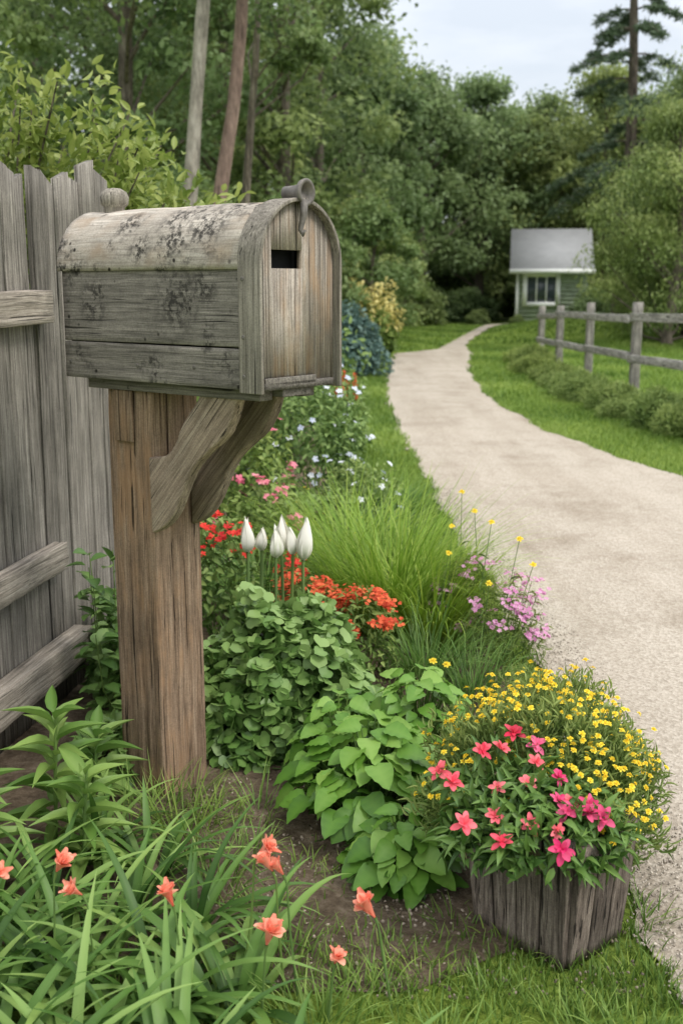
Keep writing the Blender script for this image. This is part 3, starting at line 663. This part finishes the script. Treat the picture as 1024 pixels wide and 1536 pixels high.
for x,y in ((-.33,3.72),(-.22,3.7),(-.15,3.72)):
    tuft((x,y,0),.04,26,.36,.022,M_day,'upright strap leaves of the tulips',name='tulip_leaves',curl=(.1,.6),lean=(.03,.3),cat='plant leaves',group='tulip leaf clumps')
def clump(name,label,loc,r,h,nl,L,W,fm,nf,fs,pm,zmin=.3,tm=OVAL,per=1,spread=.01,cat='flowering plant',flat=.6,stems=True,seed=1,bump=.15,petals=5,up=.3):
    g=Geo(); bl=Geo(); st=Geo()
    mound(g,(0,0,h*.25),(r,r,h*.72),nl,tm,L,W,layers=(.5,1.06),zmin=-.3,bump=bump,tl=(0,.95),up=up,seed=seed)
    P,D=msurf((0,0,h*.25),(r,r,h*.75),nf,zmin,bump,seed,4,1.08)
    for p,d in zip(P,D):
        for k in range(per):
            q=p+rng.normal(0,spread,3)*np.array([1,1,.5]); ax=nrm(d*(1-flat)+np.array([0,-.25,flat])+rng.normal(0,.2,3))
            blossom(bl,q,ax,petals,fs,fs*.75,R(68),tint=random.uniform(.1,1))
        if stems: tube(st,[(0,0,0),p*np.array([.6,.6,.5]),p],[.003,.0018,.0012],3)
    return plant(name,label,cat,loc,g,fm,bl,pm,st)
clump('sedum_plant','clump of orange-red flat flower heads in the bed',(.07,3.72,0),.14,.36,500,.035,.012,M_shr,20,.0085,P_ora,zmin=.45,per=30,spread=.019,seed=31,tm=LANCE)
clump('sedum_plant','clump of orange-red flat flower heads in the bed',(-.13,3.92,0),.13,.37,400,.035,.012,M_shr,12,.0085,P_ora,zmin=.5,per=26,spread=.018,seed=32,tm=LANCE)
clump('sedum_plant','clump of deep red flower heads beside tulips',(-.20,4.05,0),.10,.38,300,.035,.012,M_shr,7,.010,P_red,zmin=.5,per=18,spread=.016,seed=33,tm=LANCE)
clump('geranium_plant','plant with bright red flower heads behind post',(-.50,4.15,0),.16,.56,600,.05,.02,M_shr,10,.014,P_red,zmin=.5,per=12,spread=.022,seed=34)
clump('wildflower_plant','wispy plant with lilac pink blossoms at gravel edge',(.60,3.95,0),.15,.33,900,.035,.004,M_fine,16,.010,P_lil,zmin=.15,per=13,spread=.02,tm=LANCE,seed=41,up=.1)
clump('wildflower_plant','wispy plant with lilac pink blossoms at gravel edge',(.50,4.25,0),.13,.36,800,.035,.004,M_fine,8,.010,P_lil,zmin=.15,per=10,spread=.02,tm=LANCE,seed=42,up=.1)
clump('wildflower_plant','small wispy green plant at gravel edge',(.60,3.45,0),.11,.18,500,.03,.004,M_fine,3,.008,P_ylw,zmin=.3,per=2,spread=.02,tm=LANCE,seed=43,up=.1)
for x,y,h,lx in ((.50,3.95,.55,.05),(.60,3.98,.48,.06),(.62,3.9,.40,.08),(.52,3.9,.33,.02),(.42,4.2,.48,.01),(.5,4.5,.56,.0),(.36,4.0,.42,.04),(.56,4.3,.52,-.03),(.30,3.45,.19,.0),(.33,3.5,.16,.02)):
    r=thing('yellow_wildflower','thin stem with small yellow blossom','wildflower',(x,y,0),0,'yellow wildflowers near the driveway')
    st=Geo(); tube(st,[(0,0,0),(lx*.3,0,h*.5),(lx,0,h)],[.0022,.0016,.0012],4); g2=Geo()
    for k in range(7): z=h*random.uniform(.1,.7); inst(st,LANCE,[(lx*z/h*.7,0,z)],[rdir(1)[0]+np.array([0,0,.3])],[(0,0,1)],.05,.005,.5)
    obj(st,'stem',M_stem,r); blossom(g2,(lx,0,h),(0,-.4,.8),7,.014,.009,R(65)); blossom(g2,(lx,0,h+.003),(0,-.4,.8),6,.009,.006,R(25)); obj(g2,'blossom',P_ylw,r)
clump('rose_bush','rose bush with pink blossoms in the bed',(-.55,5.9,0),.30,.66,1600,.05,.027,M_shr,26,.026,P_rose,zmin=.1,per=3,spread=.03,seed=51)
clump('rose_bush','rose bush with pink blossoms in the bed',(-.40,5.1,0),.20,.44,900,.045,.025,M_shr,8,.022,P_rose,zmin=.3,per=3,spread=.02,seed=52)
clump('white_flower_shrub','loose shrub with scattered white and pale blue blossoms',(-.22,7.0,0),.42,.85,2600,.05,.022,M_shr,34,.022,P_blw,zmin=.0,per=2,spread=.03,seed=53,bump=.25)
clump('white_flower_shrub','loose shrub with scattered white and pale blue blossoms',(.12,6.4,0),.22,.40,1200,.04,.014,M_fine,14,.022,P_blw,zmin=.0,per=1,spread=.02,seed=54)
clump('bed_shrub','leafy green shrub with small yellow blossoms in bed',(-.10,5.5,0),.26,.38,1500,.045,.02,M_shr,12,.012,P_ylw,zmin=.2,per=2,spread=.02,seed=55,bump=.25)
clump('bed_shrub','leafy green shrub in the bed behind mailbox',(-.85,7.4,0),.5,1.0,2600,.06,.03,M_shr,8,.02,P_rose,zmin=.2,per=2,spread=.03,seed=56)
clump('bed_shrub','leafy green shrub in the bed behind mailbox',(-.3,9.2,0),.5,.85,2400,.07,.03,M_shr,12,.02,P_blw,zmin=.1,per=1,spread=.03,seed=57)
clump('bed_shrub','leafy green shrub in the bed behind mailbox',(-.65,12.5,0),.8,1.3,2600,.10,.05,M_shr,8,.03,P_rose,zmin=.1,per=1,spread=.03,seed=58)
clump('bed_shrub','leafy green shrub in the bed behind mailbox',(-.75,4.7,0),.22,.45,1000,.05,.025,M_shr,6,.012,P_red,zmin=.1,per=1,spread=.03,seed=59)
tuft((.25,5.6,0),.16,300,.35,.006,M_day,'soft green grass tuft in the bed')
tuft((.32,6.6,0),.16,260,.32,.007,M_day,'soft green grass tuft in the bed')
tuft((-.35,4.5,0),.12,260,.45,.010,M_day,'soft green grass tuft in the bed')
for x,y in ((-.06,9.0),(.04,9.2),(.10,9.0),(.0,8.7)):
    r=thing('flower_spike','tall thin stem with orange flower spike','flower',(x,y,0),0,'orange flower spikes'); st=Geo(); h=random.uniform(.62,.82); tube(st,[(0,0,0),(.01,0,h)],[.005,.003],4); obj(st,'stem',M_stem,r)
    b2=Geo()
    for k in range(26): blossom(b2,(.01+random.uniform(-.012,.012),random.uniform(-.012,.012),h-.005*k*1.6),rdir(1)[0],4,.018,.010,R(50))
    obj(b2,'blossoms',P_ora,r)
g=Geo(); mound(g,(0,0,.35),(.55,.5,.75),3000,OVAL,.10,.05,zmin=-.4,tl=(0,.9),bump=.25,seed=61); plant('blue_green_shrub','rounded blue-green shrub at the lawn edge','shrub',(.06,17.3,0),g,M_blu)
g=Geo(); mound(g,(0,0,.75),(.42,.4,.55),800,OVAL,.11,.045,zmin=-.2,tl=(0,.9),bump=.45,seed=62,layers=(.5,1.1)); g2=Geo(); mound(g2,(0,0,.45),(.45,.45,.58),2200,OVAL,.12,.06,zmin=-.5,tl=(0,.9),bump=.2,seed=63)
r=plant('golden_shrub','shrub with golden yellow new growth','shrub',(.55,20.5,0),g,M_ylw); obj(g2,'lower_foliage',M_shr,r)
g=Geo(); st=Geo()
for k in range(9):
    a=random.uniform(0,6.28); rr=random.uniform(.02,.15); h=random.uniform(.35,.62); x,y=rr*math.cos(a),rr*math.sin(a)
    tube(st,[(0,0,0),(x*1.2,y*1.2,h*.5),(x*1.5,y*1.5,h)],[.003,.0025,.0015],4)
    n=26; z=rng.uniform(.05,1,n)*h; P=np.stack([x*(1+.5*z/h),y*(1+.5*z/h),z],-1); d=rdir(n); d[:,2]=np.abs(d[:,2])*.3-.1
    inst(g,OVAL,P+d*.02,d,np.array([[0,0,1.]])+rng.normal(0,.25,(n,3)),.065,.042,rng.uniform(.15,.85,n))
plant('leafy_plant','upright leafy green plant between fence and post','plant',(-.70,3.35,0),g,M_ivy,stem=st)
g=Geo(); mound(g,(0,0,.05),(.15,.25,.3),600,OVAL,.06,.04,tl=(0,.7),zmin=-.1); plant('leafy_plant','low leafy green plant at the fence foot','plant',(-.72,3.7,0),g,M_ivy)
g=Geo(); mound(g,(0,0,.02),(.12,.16,.13),380,OVAL,.05,.032,tl=(0,.8),zmin=-.1,seed=66); plant('leafy_plant','low leafy green plant at the fence foot','plant',(-.66,3.02,0),g,M_ivy)
def lily(loc,h,n,seed):
    g=Geo(); st=Geo(); tube(st,[(0,0,0),(.01,0,h*.6),(.02,.0,h)],[.006,.005,.003],6)
    i=np.arange(n); z=h*(.12+.88*i/n); a=i*2.4; d=np.stack([np.cos(a),np.sin(a),.25+.8*(i/n)**2],-1)
    inst(g,LANCE,np.stack([.015*z/h,0*z,z],-1),d,np.repeat([[0,0,1.]],n,0)+rng.normal(0,.1,(n,3)),.17*(1-.35*i/n)*rng.uniform(.85,1.1,n),.036*rng.uniform(.8,1.1,n),rng.uniform(.35,.9,n))
    plant('lily_plant','leafy lily stem with long pointed leaves','lily',loc,g,M_day,stem=st,group='lily stems by the fence')
lily((-.72,2.55,0),.38,28,1); lily((-.62,2.42,0),.28,24,3); lily((-.85,2.35,0),.30,24,4); lily((-.68,2.8,0),.22,20,5)
FP=[(-.62,1.72),(-.45,1.66),(-.28,1.62),(-.12,1.62),(-.70,2.0),(-.53,1.95),(-.36,1.90),(-.20,1.88),(-.66,2.25),(-.48,2.2),(-.33,2.15),(-.60,2.5),(-.45,2.42),(-.80,2.2),(.0,1.64),(-.55,1.6),(-.75,1.85)]
for i,(x,y) in enumerate(FP):
    l=.42 if y<2.1 else .34
    if x>-.15: l=.24
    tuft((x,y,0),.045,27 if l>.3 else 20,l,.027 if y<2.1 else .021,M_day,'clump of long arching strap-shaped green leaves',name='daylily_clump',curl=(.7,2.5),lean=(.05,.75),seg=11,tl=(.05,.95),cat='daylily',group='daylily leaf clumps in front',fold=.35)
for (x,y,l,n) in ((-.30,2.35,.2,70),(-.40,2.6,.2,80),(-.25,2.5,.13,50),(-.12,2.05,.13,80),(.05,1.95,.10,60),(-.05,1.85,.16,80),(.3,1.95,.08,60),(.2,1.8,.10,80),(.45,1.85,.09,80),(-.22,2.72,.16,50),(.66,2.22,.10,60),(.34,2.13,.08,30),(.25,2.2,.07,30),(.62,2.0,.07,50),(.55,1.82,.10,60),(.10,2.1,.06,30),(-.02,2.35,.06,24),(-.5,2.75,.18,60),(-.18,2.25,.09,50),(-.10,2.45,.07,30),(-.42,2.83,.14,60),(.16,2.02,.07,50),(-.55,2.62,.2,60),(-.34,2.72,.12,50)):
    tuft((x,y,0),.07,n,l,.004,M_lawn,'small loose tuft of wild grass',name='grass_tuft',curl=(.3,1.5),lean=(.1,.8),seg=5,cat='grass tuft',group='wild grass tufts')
CF=[(-.52,1.887,.35,1.),(-.508,1.87,.30,.85),(-.32,1.835,.32,1.0),(-.150,1.93,.33,.95),(-.135,1.95,.345,.9),(-.127,1.93,.315,.8),(-.127,1.827,.25,1.15),(.04,1.912,.25,1.2),(-.005,1.846,.18,.75),(-.627,1.845,.35,.9)]
for i,(x,y,z,s) in enumerate(CF):
    r=thing('coral_flower','ruffled coral orange blossom on thin green stem','flower',(x,y,0),0,'coral flowers in front')
    sx=random.choice([-1,1])*random.uniform(.3,.9); ax=nrm(np.array([sx,-.05+random.uniform(-.3,.3),random.uniform(.6,1.2)])); q=np.array([0,0,z])
    b=q-ax*.036*s
    st=Geo(); tube(st,[(b[0]*1-.05*sx,.02,0),(b[0]-.02*sx,.01,z*.55),tuple(b-np.array([ax[0]*.012,0,.02])),tuple(b)],[.0028,.0022,.0018,.0035],6); obj(st,'stem',M_stem,r,smooth=True)
    b2=Geo()
    blossom(b2,b,ax,5,.048*s,.017*s,R(11),tint=.50,jit=.08)
    blossom(b2,b+ax*.020*s,ax,7,.027*s,.022*s,R(30),tint=.85,jit=.4); blossom(b2,b+ax*.022*s,ax,6,.024*s,.020*s,R(12),tint=.65,jit=.35,ph=.6)
    obj(b2,'blossom',P_cor,r,smooth=True)
for i,(x,y,s) in enumerate([(3.2,11.0,.7),(3.05,11.8,.55),(3.15,12.6,.65),(3.0,13.5,.6),(3.1,14.4,.7),(3.05,15.4,.6),(3.15,16.5,.7),(3.1,17.7,.65),(3.3,19.0,.7),(3.35,20.3,.7),(3.5,9.9,.7),(3.3,10.4,.6)]):
    if i==0:
        g=Geo(); mound(g,(0,0,.12),(.44,.46,.40),2400,LANCE,.10,.022,zmin=-.2,bump=.35,tl=(.1,1.),up=.15,out=1.,droop=-.4,seed=70+i,layers=(.4,1.1))
        S0=plant('low_shrub','low bushy green shrub at foot of field fence','shrub',(x,y,0),g,M_fine,group='low shrubs along the field fence'); S0.scale=(s,s,s)
    else: copy_thing(S0,(x,y,0),random.uniform(0,6.28),(s,s,s*random.uniform(.7,1.05)))

# ---------------------------------------------------------------- trees
def make_tree(name,label,loc,H,Rr,base,nc,nl,leaf,lm,bm,lean=(0,0),trunk_r=.16,seed=0,top=.4,droop=0,group=None,clr=.16,scale=1,lw=.6,tm=DIA,fl=.6):
    rs=np.random.default_rng(seed); r=thing(name,label,'tree',loc,0,group,scale)
    tr=Geo(); zt=H*.92; n=12; t=np.linspace(0,1,n)
    P=np.stack([lean[0]*t*zt+np.cumsum(rs.normal(0,.05,n)),lean[1]*t*zt+np.cumsum(rs.normal(0,.05,n)),t*zt-.1],-1); P[0,:2]=0
    P[1:-1]=(P[:-2]+P[1:-1]*2+P[2:])/4
    tube(tr,P,trunk_r*(1-.8*t)+.01+trunk_r*.35*np.exp(-t*25),10,.5,rough=.06)
    u=rs.random(nc)**.9; zc=base+(H-base)*u; prof=np.sin(np.pi*np.clip(u*.85+.12,0,1))**.6*(1-(u**3)*top)
    a=rs.uniform(0,6.28,nc); rr=Rr*prof*np.sqrt(rs.uniform(.12,1,nc))
    cx=np.interp(zc,P[:,2],P[:,0]); cy=np.interp(zc,P[:,2],P[:,1])
    C=np.stack([cx+rr*np.cos(a),cy+rr*np.sin(a),zc],-1); ct=rs.normal(0,.16,nc)
    for k in range(0,nc,3):
        z0=max(base*.7,C[k,2]-rr[k]*.7-.3); p0=np.array([np.interp(z0,P[:,2],P[:,0]),np.interp(z0,P[:,2],P[:,1]),z0]); mid=(p0+C[k])/2+rs.normal(0,.1,3)
        tube(tr,[p0,mid,C[k]],[trunk_r*.3,trunk_r*.18,.01],5,.5)
    obj(tr,'trunk',bm,r,smooth=True)
    g=Geo(); N=nl; ci=rs.integers(0,nc,N); rc=Rr*clr*2*(1+.4*rs.normal(size=nc)).clip(.5,1.7)
    off=nrm(rs.normal(size=(N,3)))*(rs.random(N)**.5)[:,None]*np.array([1,1,fl])
    pos=C[ci]+off*rc[ci][:,None]
    nr=off*.6+np.array([0,0,.6])+rs.normal(0,.35,(N,3)); d=rs.normal(0,1,(N,3))+off*.6-np.array([0,0,.2+droop])
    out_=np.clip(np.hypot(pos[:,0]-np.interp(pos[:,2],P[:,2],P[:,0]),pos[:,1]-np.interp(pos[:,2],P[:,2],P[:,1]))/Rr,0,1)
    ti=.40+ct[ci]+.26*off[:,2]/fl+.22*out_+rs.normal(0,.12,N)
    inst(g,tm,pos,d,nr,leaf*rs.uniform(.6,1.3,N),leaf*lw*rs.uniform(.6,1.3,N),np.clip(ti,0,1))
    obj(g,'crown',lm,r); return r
gf='forest trees behind the driveway'
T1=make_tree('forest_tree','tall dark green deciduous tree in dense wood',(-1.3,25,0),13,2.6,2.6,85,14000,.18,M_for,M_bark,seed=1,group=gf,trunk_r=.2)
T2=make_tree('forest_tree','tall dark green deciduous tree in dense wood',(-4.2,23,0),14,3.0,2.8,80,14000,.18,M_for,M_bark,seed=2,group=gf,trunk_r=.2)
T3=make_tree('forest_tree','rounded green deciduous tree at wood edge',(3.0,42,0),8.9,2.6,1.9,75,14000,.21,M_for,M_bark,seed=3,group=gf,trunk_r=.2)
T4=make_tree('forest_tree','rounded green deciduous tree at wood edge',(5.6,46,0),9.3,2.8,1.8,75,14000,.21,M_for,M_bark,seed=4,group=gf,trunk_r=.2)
TT=[T1,T2,T3,T4]
lay=[(1,-7.5,24,1),(1,-6,30,1),(0,-3.0,30,1),(1,-9,34,1),(0,-.9,33,.9),
 (2,.4,38,1.0),(3,-2,40,1.15),(0,-5,39,1),(2,7.9,46,.93),(3,10.3,45,.93),(2,12.6,44,1.),(3,14.8,42,1.1),
 (3,1.2,47,1.05),(2,4.0,50,1.),(3,7,53,1.),(2,9.6,54,1.08),(3,12.4,52,1.1),(2,15.5,50,1.2),(3,18.5,48,1.2),(2,-1.5,50,1.25),(3,-5,50,1.4),(2,-9,48,1.4),(3,-14,48,1.4),
 (3,2.5,58,1.12),(2,6,60,1.15),(3,10,61,1.2),(2,14,60,1.25),(3,18,58,1.35),(3,-2,60,1.3),(2,-7,58,1.5)]
for k,x,y,s in lay:
    s2=s*random.uniform(.93,1.06); copy_thing(TT[k],(x+random.uniform(-.4,.4),y,0),random.uniform(0,6.28),(s2,s2,s2*random.uniform(.92,1.06)))
make_tree('pale_trunk_tree','tall tree with pale slender leaning trunk',(-2.25,14,0),11,1.8,5.8,30,6000,.12,M_for,M_barkp,lean=(.11,0),trunk_r=.105,seed=11)
make_tree('reddish_trunk_tree','tall tree with reddish brown leaning trunk',(-1.98,14.3,0),11,1.8,5.8,30,6000,.12,M_for,M_barkr,lean=(.13,0),trunk_r=.10,seed=12)
make_tree('slender_tree','slender dark tree in the wood',(-1.45,16,0),9,1.2,4.2,24,5000,.12,M_for,M_bark,lean=(.03,0),trunk_r=.07,seed=13)
make_tree('slender_tree','slender dark tree in the wood',(-4.5,15,0),9,1.8,4.2,34,7000,.12,M_for,M_bark,lean=(.03,0),trunk_r=.09,seed=14)
U=make_tree('understory_tree','small bright green tree at wood edge',(.75,24,0),3.1,1.1,.6,34,6500,.12,M_wil,M_bark,trunk_r=.05,seed=15,group='small trees at the wood edge')
for x,y,s in ((-1.2,21,.95),(-3.2,19,1.),(-.2,20.5,.75),(1.5,30,.9),(-5.5,20,1.1),(.3,27.5,1.15),(-2.2,17,.9)): copy_thing(U,(x,y,0),random.uniform(0,6),s)
B=None
bl_=[(-1.6,27,1.5),(-4,28,1.6),(2.2,40,1.1),(5.0,43.5,.8),(-.5,42,1.5),(3.9,43,.8),(-7,27,1.7),(1.0,41,1.3)]+[(x,52+3*math.sin(x),1.9) for x in np.arange(-14,26,2.6)]+[(4.9,40.2,.35),(6.15,39.2,.22),(8.9,38.5,.8)]
for i,(x,y,s) in enumerate(bl_):
    if B is None:
        g=Geo(); mound(g,(0,0,.5),(1.3,1.2,1.0),5000,DIA,.16,.1,zmin=-.5,bump=.25,tl=(0,.8),seed=81); B=plant('woodland_bush','dark green woodland bush','bush',(x,y,0),g,M_for,group='bushes at the wood edge'); B.scale=(s,)*3
    else: copy_thing(B,(x,y,float(hz(x,y))),random.uniform(0,6),s)
Wt=make_tree('light_green_tree','broad light green bushy tree down to the ground',(7.15,24.5,0),5.1,1.9,.3,95,27000,.11,M_wil,M_bark,trunk_r=.12,seed=16,droop=1.2,top=.3,group='light green trees by the field',lw=.35)
for x,y,s in ((9.6,26,1.2),(8.5,27.5,1.),(9.6,30,1.35),(11.4,29,1.5)): copy_thing(Wt,(x,y,0),random.uniform(0,6),s)
def pine(loc,H,Rr,z0,seed,scale=1,step=(.34,.66)):
    rs=np.random.default_rng(seed); r=thing('pine_tree','tall dark pine with layered drooping branches','tree',loc,0,None,scale)
    tr=Geo(); t=np.linspace(0,1,10); tube(tr,np.stack([.15*np.sin(t*4),0*t,t*H],-1),.21*(1-.85*t)+.02,10,.5,rough=.05)
    g=Geo(); z=z0
    while z<H:
        nb=rs.integers(2,5)
        for b in range(nb):
            a=rs.uniform(0,6.28); L=Rr*(1-((z-z0)/(H-z0))**1.4)*rs.uniform(.5,1.1)+.25
            s=np.linspace(0,1,6); bz=z+L*(.15*s-.42*s*s); B_=np.stack([np.cos(a)*L*s+.15*math.sin(z/H*4),np.sin(a)*L*s,bz],-1)
            tube(tr,B_,.03*(1-.8*s),4,.5)
            nt_=int(9+L*14); q=rs.uniform(.3,1,nt_); P=np.stack([np.interp(q,s,B_[:,i]) for i in range(3)],-1)
            side=np.array([-np.sin(a),np.cos(a),0]); P=P+side*(rs.normal(0,.17,nt_)*L*(1.1-q*.6))[:,None]*.6; P[:,2]+=rs.normal(0,.04,nt_)-.05
            k=16; PP=np.repeat(P,k,0); d=rs.normal(0,1,(len(PP),3))*np.array([1,1,.5])+np.array([0,0,-.1])
            inst(g,DIA,PP,d,rs.normal(size=(len(PP),3)),.19,.034,np.clip(rs.normal(.5,.2,len(PP)),0,1))
        z+=rs.uniform(*step)
    obj(tr,'trunk',M_bark,r,smooth=True); obj(g,'crown',M_pin,r); return r
pine((7.75,31.5,0),12.4,2.2,4.2,5)
pine((11.6,34,0),12,2.6,3.5,6)
def ygtree():
    r=thing('leafy_tree','yellow-green leafy shrub tree behind picket fence','tree',(-1.75,5.0,0)); tr=Geo(); g=Geo(); rs=np.random.default_rng(4)
    for k in range(330):
        u=rs.random(); x=-.9+2.25*u; top=2.92-.42*(u*2.25)-.55*max(0,u-.55)+.10*math.sin(u*19)
        tip=np.array([x,rs.uniform(-.55,.7),1.5+(top-1.5)*rs.random()**.6])
        b0=np.array([x*.3,0,rs.uniform(.3,1.2)]); mid=(b0+tip)/2+np.array([0,0,-.05])+rs.normal(0,.05,3)
        if k%3==0: tube(tr,[b0,mid,tip],[.014,.009,.003],5)
        n=34; s=rs.uniform(.68,1.02,n); P=b0*((1-s)**2)[:,None]+2*mid*(s*(1-s))[:,None]+tip*(s**2)[:,None]; P+=rs.normal(0,.035,(n,3))
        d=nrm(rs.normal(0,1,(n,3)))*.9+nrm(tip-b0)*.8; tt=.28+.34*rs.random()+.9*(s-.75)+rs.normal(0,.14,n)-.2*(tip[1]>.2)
        inst(g,OVAL,P,d,np.array([[0,0,.9]])+rs.normal(0,.5,(n,3)),.066*rs.uniform(.6,1.15,n),.027*rs.uniform(.7,1.2,n),np.clip(tt,0,1))
    tube(tr,[(0,0,0),(0,0,.7),(.05,0,1.3)],[.05,.04,.03],8)
    obj(tr,'trunk',M_bark,r,smooth=True); obj(g,'crown',M_yel,r)
ygtree()
g=Geo(); mound(g,(0,0,.7),(1.4,.6,1.2),5200,OVAL,.08,.04,zmin=-.6,tl=(0,.7),bump=.2,seed=91); plant('hedge_shrub','dark green shrub behind the picket fence','shrub',(-2.0,6.2,0),g,M_shr)

# ---------------------------------------------------------------- world, sun, camera
w=bpy.data.worlds.new('World'); scene.world=w; w.use_nodes=True; nt=w.node_tree; nt.nodes.clear()
out=nt.nodes.new('ShaderNodeOutputWorld'); sky=nd(nt,'ShaderNodeTexSky',sky_type='NISHITA',sun_disc=False,sun_elevation=R(52),sun_rotation=R(125))
tc=nd(nt,'ShaderNodeTexCoord').outputs['Generated']; mp=nd(nt,'ShaderNodeMapping',{'Vector':tc,'Scale':(1,1,3.5)})
cl=ramp(nt,noise(nt,mp.outputs[0],3.0,6,.55),[(.35,.62),(.62,.97)])
sz=nd(nt,'ShaderNodeSeparateXYZ',{0:tc}).outputs['Z']
cc=ramp(nt,nd(nt,'ShaderNodeMapRange',{0:sz,1:.15,2:.8}).outputs[0],[(0,(.41,.43,.455)),(1,(.98,.99,1.0))])
cc=nd(nt,'ShaderNodeVectorMath',{0:cc,'Scale':19.},operation='SCALE').outputs[0]
c=mixc(nt,cl,sky.outputs[0],cc)
bg=nd(nt,'ShaderNodeBackground',{'Color':c,'Strength':.125}); nt.links.new(bg.outputs[0],out.inputs[0])
sd=bpy.data.lights.new('sun','SUN'); sd.energy=2.0; sd.angle=R(18); sd.color=(1,.95,.87); so=bpy.data.objects.new('sun',sd); COL.objects.link(so)
el,az=R(52),R(125); dv=Vector((math.sin(az)*math.cos(el),math.cos(az)*math.cos(el),math.sin(el))); so.rotation_euler=dv.to_track_quat('Z','Y').to_euler()
cd=bpy.data.cameras.new('camera'); co=bpy.data.objects.new('camera',cd); COL.objects.link(co)
co.location=(0,0,1.4); co.rotation_euler=(R(90-11.6),0,0); cd.sensor_fit='VERTICAL'; cd.sensor_height=36; cd.lens=1650/1536*36; cd.clip_end=2000; cd.clip_start=.05
cd.dof.use_dof=True; cd.dof.focus_distance=2.75; cd.dof.aperture_fstop=4.5
scene.camera=co
scene.view_settings.view_transform='Standard'; scene.view_settings.look='None'; scene.view_settings.exposure=0
